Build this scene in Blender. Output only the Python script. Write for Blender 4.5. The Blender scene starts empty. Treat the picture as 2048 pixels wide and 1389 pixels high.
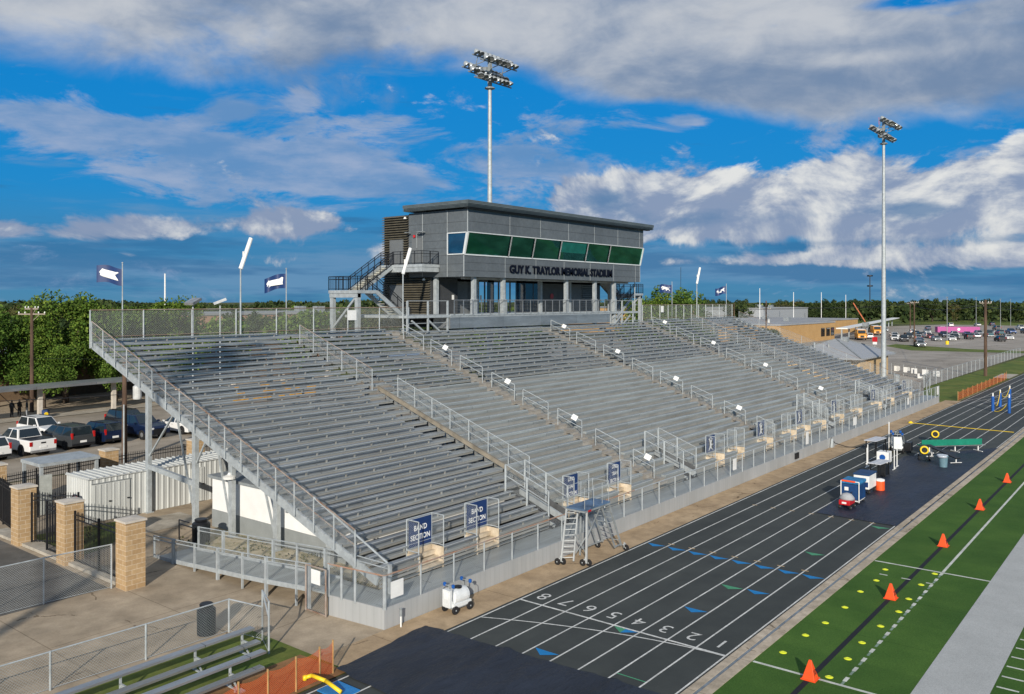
import bpy, bmesh, math, random
from mathutils import Vector, Matrix, noise as mnoise
random.seed(7)
SC = bpy.context.scene
COL = SC.collection
R = math.radians
# ------------------------------------------------------------------ helpers
class MB:
    """collects faces; build() links them as ONE mesh object"""
    def __init__(s): s.v=[]; s.f=[]; s.mi=[]; s.m=0; s.uv=None
    def add(s, vs, fs):
        o=len(s.v); s.v+= [tuple(p) for p in vs]
        for f in fs: s.f.append(tuple(i+o for i in f)); s.mi.append(s.m)
        return s
    def quad(s,a,b,c,d): return s.add([a,b,c,d],[(0,1,2,3)])
    def poly(s,pts): return s.add(pts,[tuple(range(len(pts)))])
    def box(s,x0,x1,y0,y1,z0,z1):
        if x0>x1:x0,x1=x1,x0
        if y0>y1:y0,y1=y1,y0
        if z0>z1:z0,z1=z1,z0
        return s.add([(x0,y0,z0),(x1,y0,z0),(x1,y1,z0),(x0,y1,z0),(x0,y0,z1),(x1,y0,z1),(x1,y1,z1),(x0,y1,z1)],
            [(3,2,1,0),(4,5,6,7),(0,1,5,4),(1,2,6,5),(2,3,7,6),(3,0,4,7)])
    def bar(s,p,q,w,h=None,up=(0,0,1)):
        """box-section bar from p to q, w wide, h deep"""
        h=h or w; p=Vector(p);q=Vector(q);d=(q-p)
        if d.length<1e-6:return s
        d.normalize();u=Vector(up)
        if abs(d.dot(u))>.999:u=Vector((1,0,0))
        a=d.cross(u).normalized();b=a.cross(d).normalized()
        a*=w/2;b*=h/2
        vs=[p-a-b,p+a-b,p+a+b,p-a+b,q-a-b,q+a-b,q+a+b,q-a+b]
        return s.add(vs,[(3,2,1,0),(4,5,6,7),(0,1,5,4),(1,2,6,5),(2,3,7,6),(3,0,4,7)])
    def tube(s,p,q,r,n=8,r2=None,caps=True):
        r2=r if r2 is None else r2;p=Vector(p);q=Vector(q);d=(q-p)
        if d.length<1e-6:return s
        d.normalize();u=Vector((0,0,1)) if abs(d.z)<.99 else Vector((1,0,0))
        a=d.cross(u).normalized();b=d.cross(a).normalized()
        vs=[];
        for c,rr in((p,r),(q,r2)):
            for i in range(n):
                t=2*math.pi*i/n;vs.append(c+(a*math.cos(t)+b*math.sin(t))*rr)
        fs=[(i,(i+1)%n,n+(i+1)%n,n+i) for i in range(n)]
        if caps: fs+=[tuple(reversed(range(n))),tuple(range(n,2*n))]
        return s.add(vs,fs)
    def path(s,pts,r,n=6):
        for a,b in zip(pts,pts[1:]): s.tube(a,b,r,n)
        return s
    def lathe(s,c,prof,n=16,axis='z',caps=True):
        c=Vector(c);vs=[]
        for r,h in prof:
            for i in range(n):
                t=2*math.pi*i/n
                a,b=r*math.cos(t),r*math.sin(t)
                vs.append(c+(Vector((a,b,h)) if axis=='z' else Vector((h,a,b)) if axis=='x' else Vector((a,h,b))))
        fs=[]
        for j in range(len(prof)-1):
            for i in range(n):
                fs.append((j*n+i,j*n+(i+1)%n,(j+1)*n+(i+1)%n,(j+1)*n+i))
        if caps:fs.append(tuple(reversed(range(n))));k=(len(prof)-1)*n;fs.append(tuple(range(k,k+n)))
        return s.add(vs,fs)
    def prism(s,pts,axis,a,b):
        """2-D outline pts extruded from a to b along axis"""
        n=len(pts)
        def P(p,t): return (t,p[0],p[1]) if axis=='x' else (p[0],t,p[1]) if axis=='y' else (p[0],p[1],t)
        vs=[P(p,a) for p in pts]+[P(p,b) for p in pts]
        fs=[(i,(i+1)%n,n+(i+1)%n,n+i) for i in range(n)]+[tuple(reversed(range(n))),tuple(range(n,2*n))]
        return s.add(vs,fs)
    def build(s,name,mats,parent=None,world=True,smooth=False,bevel=0,fix=True):
        me=bpy.data.meshes.new(name)
        off=Vector((0,0,0))
        if parent is not None and world: off=Vector(parent.get('_off',(0,0,0)))
        me.from_pydata([tuple(Vector(p)-off) for p in s.v],[],s.f)
        if not isinstance(mats,(list,tuple)):mats=[mats]
        for m in mats: me.materials.append(m)
        if len(mats)>1: me.polygons.foreach_set('material_index',s.mi)
        if fix or bevel:
            bm=bmesh.new();bm.from_mesh(me)
            if fix: bmesh.ops.recalc_face_normals(bm,faces=bm.faces)
            if bevel:
                bmesh.ops.remove_doubles(bm,verts=bm.verts,dist=1e-4)
                es=[e for e in bm.edges if len(e.link_faces)==2 and e.calc_face_angle(0)>.5]
                bmesh.ops.bevel(bm,geom=es,offset=bevel,segments=2,affect='EDGES',profile=.6)
            bm.to_mesh(me);bm.free()
        if smooth: me.polygons.foreach_set('use_smooth',[True]*len(me.polygons))
        me.update()
        o=bpy.data.objects.new(name,me);COL.objects.link(o)
        if parent is not None:
            o.parent=parent; o['_off']=tuple(off) if world else (0,0,0)
        return o
def tag(o,label=None,cat=None,group=None,kind=None):
    if label:o['label']=label
    if cat:o['category']=cat
    if group:o['group']=group
    if kind:o['kind']=kind
    return o
def thing(name,label,cat,loc=(0,0,0),rz=0,group=None):
    o=bpy.data.objects.new(name,None);COL.objects.link(o);o.location=loc;o.rotation_euler=(0,0,rz)
    o.empty_display_size=.3;o['_off']=tuple(loc)
    return tag(o,label,cat,group)
def struct(name,mb,m,**k): return tag(mb.build(name,m,**k),kind='structure')
def copy_tree(o,parent=None,rec=None):
    c=o.copy();COL.objects.link(c)
    if parent is not None:c.parent=parent
    for ch in [x for x in rec.get(o,[])] if rec else list(o.children): copy_tree(ch,c,rec)
    return c
def dup(root,loc,rz=0,label=None,scale=None):
    c=copy_tree(root);c.location=loc;c.rotation_euler=(0,0,rz)
    if scale: c.scale=scale if hasattr(scale,'__len__') else (scale,)*3
    if label:c['label']=label
    return c
def recolor(o,old,new):
    for x in [o]+list(o.children_recursive):
        if x.type!='MESH':continue
        for sl in x.material_slots:
            if sl.material==old: sl.link='OBJECT';sl.material=new
def text_mesh(s,size,ext=.0,bold=0,sx=1,align='CENTER',line=1.0):
    cu=bpy.data.curves.new('text','FONT');cu.body=s;cu.size=size;cu.extrude=ext;cu.offset=bold;cu.align_x=align;cu.align_y='CENTER';cu.resolution_u=3;cu.space_line=line
    ob=bpy.data.objects.new('text',cu);COL.objects.link(ob)
    dg=bpy.context.evaluated_depsgraph_get();me=bpy.data.meshes.new_from_object(ob.evaluated_get(dg))
    bpy.data.objects.remove(ob);me.transform(Matrix.Diagonal((sx,1,1,1)));return me
def text_obj(name,s,size,M,mat,parent=None,**k):
    me=text_mesh(s,size,**k);off=Vector(parent.get('_off',(0,0,0))) if parent else Vector((0,0,0))
    me.transform(Matrix.Translation(-off)@M);me.materials.clear();me.materials.append(mat)
    o=bpy.data.objects.new(name,me);COL.objects.link(o)
    if parent:o.parent=parent;o['_off']=tuple(off)
    return o
def frame(o,x,y):
    """matrix with local x,y axes given, at o"""
    x=Vector(x).normalized();y=Vector(y).normalized();z=x.cross(y)
    m=Matrix((x,y,z)).transposed().to_4x4();m.translation=Vector(o);return m
# ------------------------------------------------------------------ materials
def nodes(name):
    m=bpy.data.materials.new(name);m.use_nodes=True;nt=m.node_tree
    for n in list(nt.nodes):nt.nodes.remove(n)
    return m,nt,nt.nodes,nt.links
def srgb(r,g,b):
    f=lambda c:(c/255/12.92 if c/255<=.04045 else ((c/255+.055)/1.055)**2.4)
    return (f(r),f(g),f(b),1)
def mixrgb(N,L,a,b,fac,mode='MIX'):
    n=N.new('ShaderNodeMixRGB');n.blend_type=mode
    for i,v in ((0,fac),(1,a),(2,b)):
        if hasattr(v,'is_linked') or isinstance(v,bpy.types.NodeSocket): L.new(v,n.inputs[i])
        else: n.inputs[i].default_value=v
    return n.outputs[0]
def noise(N,L,co,scale,detail=4,rough=.6,stretch=None):
    if stretch:
        mp=N.new('ShaderNodeMapping');mp.inputs['Scale'].default_value=stretch;L.new(co,mp.inputs[0]);co=mp.outputs[0]
    n=N.new('ShaderNodeTexNoise');n.inputs['Scale'].default_value=scale;n.inputs['Detail'].default_value=detail;n.inputs['Roughness'].default_value=rough
    L.new(co,n.inputs['Vector']);return n.outputs['Fac']
def ramp(N,L,fac,stops):
    n=N.new('ShaderNodeValToRGB');L.new(fac,n.inputs[0]);e=n.color_ramp.elements
    while len(e)<len(stops):e.new(.5)
    for i,(p,c) in enumerate(stops):e[i].position=p;e[i].color=c if len(c)==4 else (*c,1)
    return n.outputs[0]
def math_(N,L,op,a,b=None):
    n=N.new('ShaderNodeMath');n.operation=op
    for i,v in ((0,a),(1,b)):
        if v is None:continue
        if isinstance(v,bpy.types.NodeSocket):L.new(v,n.inputs[i])
        else:n.inputs[i].default_value=v
    return n.outputs[0]
def finish(m,N,L,col,rough=.6,metal=0,bump=None,bs=.3,spec=.4,bd=.02,alpha=None,trans=0,coat=0):
    b=N.new('ShaderNodeBsdfPrincipled');o=N.new('ShaderNodeOutputMaterial');L.new(b.outputs[0],o.inputs[0])
    for k,v in (('Base Color',col),('Roughness',rough),('Metallic',metal),('Specular IOR Level',spec),('Coat Weight',coat),('Transmission Weight',trans)):
        if isinstance(v,bpy.types.NodeSocket):L.new(v,b.inputs[k])
        else:b.inputs[k].default_value=v
    if bump is not None:
        bn=N.new('ShaderNodeBump');bn.inputs['Strength'].default_value=bs;bn.inputs['Distance'].default_value=bd;L.new(bump,bn.inputs['Height']);L.new(bn.outputs[0],b.inputs['Normal'])
    return m
def coords(N,kind='Object'):
    if kind=='World': return N.new('ShaderNodeNewGeometry').outputs['Position']
    return N.new('ShaderNodeTexCoord').outputs[kind]
def mat(name,c,rough=.6,metal=0,var=.12,scale=2.0,bump=0,spec=.4,fine=30,coat=0,stretch=None,kind='World',c2=None,var2=.05,bd=.01,joint=0):
    """plain material broken up by two octaves of procedural noise"""
    m,nt,N,L=nodes(name);co=coords(N,kind);c=tuple(c)+((1,) if len(c)==3 else ())
    n1=noise(N,L,co,scale,5,.65,stretch);n2=noise(N,L,co,fine,3,.6,stretch)
    d=c2 if c2 else tuple(x*(1-var*2.2) for x in c[:3])+(1,)
    h=tuple(min(1,x*(1+var)) for x in c[:3])+(1,)
    base=ramp(N,L,n1,[(.3,d),(.7,h)])
    base=mixrgb(N,L,base,ramp(N,L,n2,[(.3,(1-2*var2,)*3),(.7,(1+var2,)*3)]),1.0,'MULTIPLY')
    if joint:
        sx=N.new('ShaderNodeSeparateXYZ');L.new(co,sx.inputs[0]);k=N.new('ShaderNodeTexWhiteNoise');k.noise_dimensions='1D'
        L.new(math_(N,L,'FLOOR',math_(N,L,'DIVIDE',sx.outputs[1],.6858)),k.inputs['W'])
        xs=math_(N,L,'ADD',sx.outputs[0],math_(N,L,'MULTIPLY',k.outputs['Value'],joint))
        base=mixrgb(N,L,base,(.35,.35,.36,1),math_(N,L,'LESS_THAN',math_(N,L,'PINGPONG',xs,joint/2),.014),'MULTIPLY')
        k2=N.new('ShaderNodeTexWhiteNoise');k2.noise_dimensions='2D';cb=N.new('ShaderNodeCombineXYZ')
        L.new(math_(N,L,'FLOOR',math_(N,L,'DIVIDE',xs,joint)),cb.inputs[0]);L.new(math_(N,L,'FLOOR',math_(N,L,'DIVIDE',sx.outputs[1],.3429)),cb.inputs[1]);L.new(cb.outputs[0],k2.inputs['Vector'])
        base=mixrgb(N,L,base,ramp(N,L,k2.outputs['Value'],[(0,(.84,.84,.85)),(1,(1.08,1.08,1.07))]),.9,'MULTIPLY')
    return finish(m,N,L,base,rough,metal,n2 if bump else None,bump,spec,bd,coat=coat)
ALU=mat('aluminium',(.50,.515,.52),.38,.75,.12,1.1,.05,stretch=(.35,2,2),fine=9,joint=5.5)
TREAD=mat('aluminium_tread',(.40,.435,.45),.46,.35,.14,.9,.1,stretch=(.3,2,2),fine=8,c2=(.29,.30,.295,1),joint=5.5)
TREAD2=mat('aluminium_lower_tread',(.385,.42,.425),.48,.35,.12,.8,.1,stretch=(.25,2,2),fine=7,c2=(.30,.315,.305,1),joint=5.5)
RISER=mat('aluminium_riser',(.36,.36,.34),.5,.4,.2,.9,0,stretch=(.3,1,1),c2=(.27,.26,.23,1))
GALV=mat('galvanised_steel',(.42,.455,.47),.48,.2,.12,3,.05)
GALVD=mat('galvanised_steel_dull',(.29,.315,.325),.55,.15,.18,2)
RUST=mat('rusty_pipe',(.26,.12,.06),.85,.1,.4,2,c2=(.30,.28,.26,1))
DARK=mat('dark_metal',(.02,.022,.026),.5,.3,.2)
BLACK=mat('black_paint',(.012,.013,.016),.42,0,.15)
RUBBER=mat('rubber',(.015,.015,.016),.85)
NOSE=mat('seat_nosing',(.62,.66,.68),.35,.3,.06,2)
DIVP=mat('divider_timber',(.235,.205,.16),.8,0,.2,1.5,.1)
BEIGE=mat('weathered_plank',(.56,.48,.37),.75,0,.2,2,.1,c2=(.36,.29,.20,1))
WHITE=mat('white_paint',(.78,.78,.76),.5,0,.05)
NAVY=mat('navy_sign',(.010,.035,.13),.45,0,.08)
LETTER=mat('dark_lettering',(.004,.007,.016),.7,0,.05,spec=.1)
ORANGE=mat('orange_plastic',(.85,.10,.02),.5,0,.06)
YELLOW=mat('yellow_paint',(.85,.60,.02),.45,0,.08)
YDISC=mat('yellow_disc',(.74,.80,.03),.5,0,.04)
BLUE=mat('blue_vinyl',(.008,.09,.36),.45,0,.1)
BLUEM=mat('blue_mat',(.02,.20,.50),.6,0,.1)
RED=mat('red_paint',(.50,.015,.02),.35,0,.1)
WOODP=mat('pole_wood',(.12,.075,.05),.9,0,.3,3,.3,stretch=(1,1,.15))
TRUNK=mat('bark',(.10,.075,.055),.95,0,.3,4,.5)
CLOTH=mat('grey_cloth',(.35,.36,.38),.9)
def glass_mat(name,c,rough=.05,spec=.8):
    m,nt,N,L=nodes(name);co=coords(N);n=noise(N,L,co,.6,2)
    return finish(m,N,L,ramp(N,L,n,[(.3,tuple(x*.7 for x in c)),(.7,c)]),rough,0,spec=spec)
CARGLASS=glass_mat('car_glass',(.018,.028,.035),.06)
def chain(name,p=.09,w=.0052,c=(.42,.45,.46),metal=.4,fill=0):
    m,nt,N,L=nodes(name);pos=coords(N,'World');sx=N.new('ShaderNodeSeparateXYZ');L.new(pos,sx.inputs[0])
    s=math_(N,L,'ADD',sx.outputs[0],sx.outputs[1])
    a=math_(N,L,'PINGPONG',math_(N,L,'ADD',s,sx.outputs[2]),p/2);b=math_(N,L,'PINGPONG',math_(N,L,'SUBTRACT',s,sx.outputs[2]),p/2)
    k=math_(N,L,'MAXIMUM',math_(N,L,'LESS_THAN',a,w),math_(N,L,'LESS_THAN',b,w))
    if fill:k=math_(N,L,'MAXIMUM',k,fill)
    pr=N.new('ShaderNodeBsdfPrincipled');pr.inputs['Base Color'].default_value=(*c,1);pr.inputs['Metallic'].default_value=metal;pr.inputs['Roughness'].default_value=.5
    t=N.new('ShaderNodeBsdfTransparent');x=N.new('ShaderNodeMixShader');o=N.new('ShaderNodeOutputMaterial')
    L.new(k,x.inputs[0]);L.new(t.outputs[0],x.inputs[1]);L.new(pr.outputs[0],x.inputs[2]);L.new(x.outputs[0],o.inputs[0]);return m
CHAIN=chain('chain_link',.09,.0042,(.36,.39,.40),.2)
CHAINF=chain('chain_link_backstop',.1,.0085,(.40,.41,.36))
ONET=chain('orange_netting',.06,.007,(.66,.12,.03),0,.10)
HORSE=[(0,.62),(.06,.78),(.12,.86),(.14,.96),(.19,.87),(.30,.84),(.42,.72),(.62,.72),(.75,.76),(.84,.87),(.93,.93),(1,.88),(.92,.82),(.87,.70),(.80,.58),(.86,.42),(.95,.25),(.98,.12),(.91,.14),(.84,.30),(.74,.42),(.66,.45),(.60,.30),(.62,.12),(.56,.10),(.52,.28),(.50,.45),(.38,.42),(.30,.28),(.18,.18),(.14,.24),(.24,.34),(.28,.45),(.16,.36),(.04,.36),(.05,.43),(.16,.46),(.24,.56),(.20,.66),(.12,.64),(.05,.56)]
def emblem(name,fn,parent,mat=None,world=True):
    """horse emblem; fn maps unit (u,v) to a point"""
    bm=bmesh.new();off=Vector(parent.get('_off',(0,0,0))) if world else Vector((0,0,0))
    f=bm.faces.new([bm.verts.new(Vector(fn(u,v))-off) for u,v in HORSE]);bmesh.ops.triangulate(bm,faces=[f],ngon_method='EAR_CLIP')
    me=bpy.data.meshes.new(name);bm.to_mesh(me);bm.free();me.materials.append(mat or WHITE)
    o=bpy.data.objects.new(name,me);COL.objects.link(o);o.parent=parent;return o
# ================================================================== the setting
def ground_mat(name,c1,c2,c3,scale=.25,rough=.92,bump=.15,fine=14,crack=0):
    m,nt,N,L=nodes(name);co=coords(N,'World')
    n1=noise(N,L,co,scale,6,.62);n2=noise(N,L,co,scale*5,5,.6);n3=noise(N,L,co,fine,4,.7)
    col=ramp(N,L,n1,[(.32,c2),(.55,c1),(.75,c3)])
    col=mixrgb(N,L,col,ramp(N,L,n2,[(.3,(.72,.72,.72)),(.6,(1.05,1.05,1.05))]),.8,'MULTIPLY')
    col=mixrgb(N,L,col,ramp(N,L,n3,[(.25,(.8,.8,.8)),(.7,(1.12,1.12,1.12))]),.7,'MULTIPLY')
    n4=noise(N,L,co,scale*1.7,7,.7);col=mixrgb(N,L,col,ramp(N,L,n4,[(.40,(1,1,1)),(.62,(.62,.60,.57))]),.55,'MULTIPLY')
    if crack:
        v=N.new('ShaderNodeTexVoronoi');v.feature='DISTANCE_TO_EDGE';v.inputs['Scale'].default_value=.16;wv=N.new('ShaderNodeVectorMath');wv.operation='ADD';nn=N.new('ShaderNodeTexNoise');nn.inputs['Scale'].default_value=.9;nn.inputs['Detail'].default_value=5;L.new(co,nn.inputs['Vector']);L.new(co,wv.inputs[0]);L.new(nn.outputs['Color'],wv.inputs[1]);L.new(wv.outputs[0],v.inputs['Vector'])
        ck=math_(N,L,'MULTIPLY',math_(N,L,'LESS_THAN',v.outputs['Distance'],.0045),math_(N,L,'GREATER_THAN',n4,.52))
        col=mixrgb(N,L,col,(.5,.48,.45,1),ck,'MULTIPLY')
    if crack:
        b=N.new('ShaderNodeTexBrick');b.offset=0;b.inputs['Scale'].default_value=1;b.inputs['Brick Width'].default_value=crack;b.inputs['Row Height'].default_value=crack;b.inputs['Mortar Size'].default_value=.012
        b.inputs['Color1'].default_value=b.inputs['Color2'].default_value=(1,1,1,1);b.inputs['Mortar'].default_value=(.55,.53,.5,1);b.inputs['Mortar Size'].default_value=.02;L.new(co,b.inputs['Vector'])
        col=mixrgb(N,L,col,b.outputs[0],.8,'MULTIPLY')
    return finish(m,N,L,col,rough,0,n3,bump,.25,.01)
G_PLAZA=ground_mat('tan_concrete',(.45,.365,.265),(.32,.26,.185),(.50,.41,.30),.22,crack=4.5)
G_APRON=ground_mat('tan_apron',(.47,.345,.215),(.40,.29,.18),(.52,.39,.25),.3,crack=6)
G_STREET=ground_mat('street_concrete',(.36,.31,.245),(.29,.25,.195),(.41,.355,.285),.1,crack=7)
G_LOT=ground_mat('lot_concrete',(.38,.345,.30),(.30,.27,.23),(.43,.39,.34),.04,crack=9)
G_ASPH=ground_mat('old_asphalt',(.15,.142,.128),(.10,.095,.085),(.20,.185,.165),.3,bump=.3)
G_GRASS=ground_mat('grass',(.14,.165,.035),(.08,.14,.022),(.27,.235,.085),.35,bump=.6,fine=9)
G_LAWN=ground_mat('lawn',(.13,.165,.028),(.075,.13,.018),(.23,.21,.06),.18,bump=.5,fine=6)
G_FAR=ground_mat('far_field',(.10,.11,.03),(.05,.07,.02),(.17,.15,.06),.012,bump=0,fine=1)
G_DIRT=ground_mat('dirt',(.30,.16,.07),(.21,.115,.05),(.27,.18,.07),.5,bump=.5)
G_GRAVEL=ground_mat('gravel',(.55,.47,.32),(.28,.25,.12),(.68,.60,.43),1.2,bump=1,fine=16)
G_UNDERSHADE=ground_mat('under_stand_shade',(.045,.042,.036),(.03,.028,.024),(.07,.062,.05),.4)  # shade beneath the stand, put into the ground colour
G_CURB=ground_mat('curb_concrete',(.52,.44,.34),(.40,.34,.26),(.58,.50,.40),.6,crack=3)
G_LIGHT=ground_mat('light_concrete',(.47,.43,.36),(.38,.34,.28),(.54,.5,.43),.5)
# rubber track surface with faint long wear
def track_mat():
    m,nt,N,L=nodes('track_rubber');co=coords(N,'World')
    n1=noise(N,L,co,.25,5,.6,(.12,1,1));n2=noise(N,L,co,45,3,.7);n3=noise(N,L,co,.6,4,.6)
    col=ramp(N,L,n1,[(.3,(.036,.042,.041)),(.7,(.062,.069,.066))])
    col=mixrgb(N,L,col,ramp(N,L,n3,[(.28,(.78,.78,.78)),(.72,(1.2,1.18,1.14))]),.9,'MULTIPLY')
    col=mixrgb(N,L,col,ramp(N,L,n2,[(.3,(.7,.7,.7)),(.75,(1.3,1.3,1.3))]),.6,'MULTIPLY')
    return finish(m,N,L,col,.75,0,n2,.2,.3,.004)
TRACK=track_mat()
def turf_mat():
    m,nt,N,L=nodes('turf');co=coords(N,'World')
    n1=noise(N,L,co,.5,5,.6);n2=noise(N,L,co,38,3,.75,(1,.5,1));n3=noise(N,L,co,.12,3,.5,(.25,1.5,1))
    sx=N.new('ShaderNodeSeparateXYZ');L.new(co,sx.inputs[0])
    st=math_(N,L,'GREATER_THAN',math_(N,L,'PINGPONG',math_(N,L,'ADD',sx.outputs[0],.1),4.572),2.286)
    seam=math_(N,L,'LESS_THAN',math_(N,L,'PINGPONG',math_(N,L,'ADD',sx.outputs[0],.1),2.286),.02)
    col=ramp(N,L,n1,[(.3,(.040,.102,.020)),(.7,(.064,.138,.029))])
    col=mixrgb(N,L,col,(1.10,1.08,1.06,1),st,'MULTIPLY')
    col=mixrgb(N,L,col,(.72,.75,.7,1),seam,'MULTIPLY')
    col=mixrgb(N,L,col,ramp(N,L,n3,[(.3,(.82,.85,.8)),(.7,(1.15,1.12,1.1))]),.8,'MULTIPLY')
    col=mixrgb(N,L,col,ramp(N,L,n2,[(.3,(.45,.45,.4)),(.75,(1.5,1.45,1.35))]),.85,'MULTIPLY')
    return finish(m,N,L,col,.95,0,n2,.5,.15,.02)
TURF=turf_mat()
TURFW=mat('white_turf',(.43,.44,.43),.95,0,.05,.7,.4,fine=40,var2=.14)
TURFL=mat('turf_line_paint',(.60,.62,.56),.95,0,.15,2,.3,fine=25,var2=.12)
TURFN=mat('navy_turf_stripe',(.008,.010,.018),.95,0,.1)
LINE=mat('lane_paint',(.70,.70,.67),.7,0,.16,.9,fine=11,var2=.16)
TRI_B=mat('blue_paint',(.006,.20,.50),.7,0,.08);TRI_G=mat('green_paint',(.07,.30,.16),.7,0,.1);TRI_T=mat('tan_paint',(.5,.36,.2),.7)
def sheet(name,pts,z,m): return struct(name,MB().poly([(x,y,z) for x,y in pts]),m)
sheet('terrain',[(-2500,-2500),(3500,-2500),(3500,3500),(-2500,3500)],-.03,G_FAR)
sheet('plaza',[(-70,8.9),(100,8.9),(100,47),(-70,47)],0,G_PLAZA)
struct('apron',MB().box(-8.4,83,8.7,10.36,-.01,.012),G_APRON)
sheet('asphalt_drive',[(-70,22.45),(-9.3,22.45),(-9.2,34.2),(-70,60)],.004,G_ASPH)
sheet('street',[(-90,47.3),(60,47.3),(60,81),(-90,70)],.0,G_STREET)
sheet('schoolyard',[(-90,70),(60,81),(60,140),(-90,140)],-.004,G_PLAZA)
sheet('side_walk',[(-90,69),(60,79.9),(60,82.6),(-90,71.7)],.05,G_LIGHT)
sheet('bleacher_lawn',[(-40,8.9),(-8.35,8.9),(-8.35,14.25),(-40,14.4)],.008,G_GRASS)
sheet('dirt_patch',[(-40,8.8),(-8.45,8.8),(-8.6,11.0),(-40,11.6)],.013,G_DIRT)
mb=MB();mb.box(-8.98,-8.25,22.0,35,0,.14);struct('gate_curb',mb,G_LIGHT)
sheet('walk_slab',[(-5.4,29.0),(-.8,29.0),(-.8,31.6),(-5.4,31.8)],.012,G_LIGHT)
sheet('shaded_stand_ground',[(-.6,12.3),(78,12.3),(78,46),(20,46),(6.2,36),(-.6,28)],.006,G_UNDERSHADE)  # near-black sheet so the gaps between rows look shadowed
sheet('gravel_bed',[(-4.1,12.4),(-1.3,13.4),(-1.3,27.2),(-4.1,25.5)],.02,G_GRAVEL)
sheet('weed_patch',[(-8.2,27.5),(-6.3,28.2),(-3.3,32.2),(-5.2,32.6),(-8.2,33)],.014,G_GRASS)
# running track: home straight with its chute, then the bend
yo=8.75
mb=MB();mb.poly([(-70,-.12,.004),(136,-.12,.004),(136,yo,.004),(-70,yo,.004)])
cx,r0=79.0,36.6
arc=[R(90-a*3) for a in range(0,47)]
for a,b in zip(arc,arc[1:]):
    q=lambda r,t,z=.0065:(cx+r*math.cos(t),-r0+r*math.sin(t),z)
    mb.quad(q(r0-.12,a),q(r0+yo,a),q(r0+yo,b),q(r0-.12,b))
struct('running_track',mb,TRACK)
mb=MB();w=.028
for i in range(9):
    y=i*1.067
    mb.box(-70,136 if i else 82,y-w,y+w,.0075,.0105)
    for a,b in zip(arc,arc[1:]):
        mb.quad(q(r0+y-w,a,.0115),q(r0+y+w,a,.0115),q(r0+y+w,b,.0115),q(r0+y-w,b,.0115))
mb.box(-.045,.045,0,8.536,.0125,.0145)
for t in [i/24 for i in range(24)]:      # staggered waterfall line
    f=lambda t:(-.05-3.9*max(0,t-.02)**1.7*.62,t*8.536)
    a,b=f(t),f(t+1/24);mb.quad((a[0]-.035,a[1],.0155),(a[0]+.035,a[1],.0155),(b[0]+.035,b[1],.0155),(b[0]-.035,b[1],.0155))
tag(mb.build('lane_lines',LINE),kind='structure')
for n in range(1,9):
    me=text_mesh(str(n),.98,bold=-.004,sx=.98)
    me.transform(frame((.86,(n-1)*1.067+.5,.012),(0,1,0),(-1,0,0)));me.materials.clear();me.materials.append(LINE)
    o=bpy.data.objects.new('lane_number',me);COL.objects.link(o);tag(o,kind='structure')
mb=MB();mg=MB();mt=MB()
def tri(m,x,i,h=.4,half=0):
    y1=i*1.067+1.02;y0=i*1.067+.045;ym=(y0+y1)/2
    if half==1:y0=ym
    if half==2:y1=ym
    m.poly([(x,y1,.0125),(x-h,ym,.0125),(x,y0,.0125)] if not half else ([(x,y1,.0125),(x-h,ym,.0125),(x,ym,.0125)] if half==1 else [(x,ym,.0125),(x-h,ym,.0125),(x,y0,.0125)]))
for i in range(8):tri(mb,9.95-.012*(7-i),i)
for x,i in((-3.33,4),(3.27,2),(6.62,1),(-9.45,7)):tri(mb,x,i)
for x,i in((6.53,2),(13.2,1),(19.85,0)):tri(mg,x,i)
tri(mg,-.06,3,half=1);tri(mb,-.06,3,half=2)
mg.box(-3.345,-3.295,1.1,2.1,.0105,.0125)
for i in range(1,8):mt.box(10.36,10.44,i*1.067-.16,i*1.067+.16,.0105,.0125);mt.box(20.36,20.44,i*1.067-.14,i*1.067+.14,.0105,.0125)
struct('blue_lane_markings',mb,TRI_B);struct('green_lane_markings',mg,TRI_G);struct('exchange_marks',mt,TRI_T)
# kerb with the drain channel, then the field
mb=MB();mb.box(-70,81,-.86,-.52,-.02,.05);mb.box(-70,81,-.40,-.13,-.02,.05);struct('field_curb',mb,G_CURB)
struct('drain_channel',MB().box(-70,81,-.52,-.40,-.02,.03),mat('drain_grate',(.22,.26,.30),.6,.2,.2))
sheet('turf_field',[(-70,-.86),(84,-.86),(84,-75),(-70,-75)],.03,TURF)
mb=MB();mb.box(-9.1,84,-7.29,-5.45,.034,.036)
struct('white_border',mb,TURFW)
mb=MB()
def fl(x0,x1,y0,y1):mb.box(x0,x1,y0,y1,.035,.037)
fl(.05,.17,-5.45,-.9);fl(13.62,13.74,-5.45,-.9);fl(13.7,60,-3.71,-3.60)
x=.45
while x<13.5: fl(x,x+.34,-3.72,-3.60);x+=.915
for a,b in((-1.91,-1.59),(-2.81,-2.46),(-3.68,-3.41)):fl(11.82,11.91,a,b)
for i in range(-8,80):
    x=.19+i*.9144;fl(x-.045,x+.045,-7.95 if i%5 else -30,-7.36)
struct('field_lines',mb,TURFL)
mb=MB();x=.1
while x<13.6:mb.box(x,x+.58,-3.70,-3.62,.0335,.0345);x+=.915
struct('faded_field_line',mb,mat('faded_paint',(.20,.28,.22),.95))
struct('navy_field_stripe',MB().box(-60,84,-2.84,-2.67,.035,.0365),TURFN)
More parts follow.
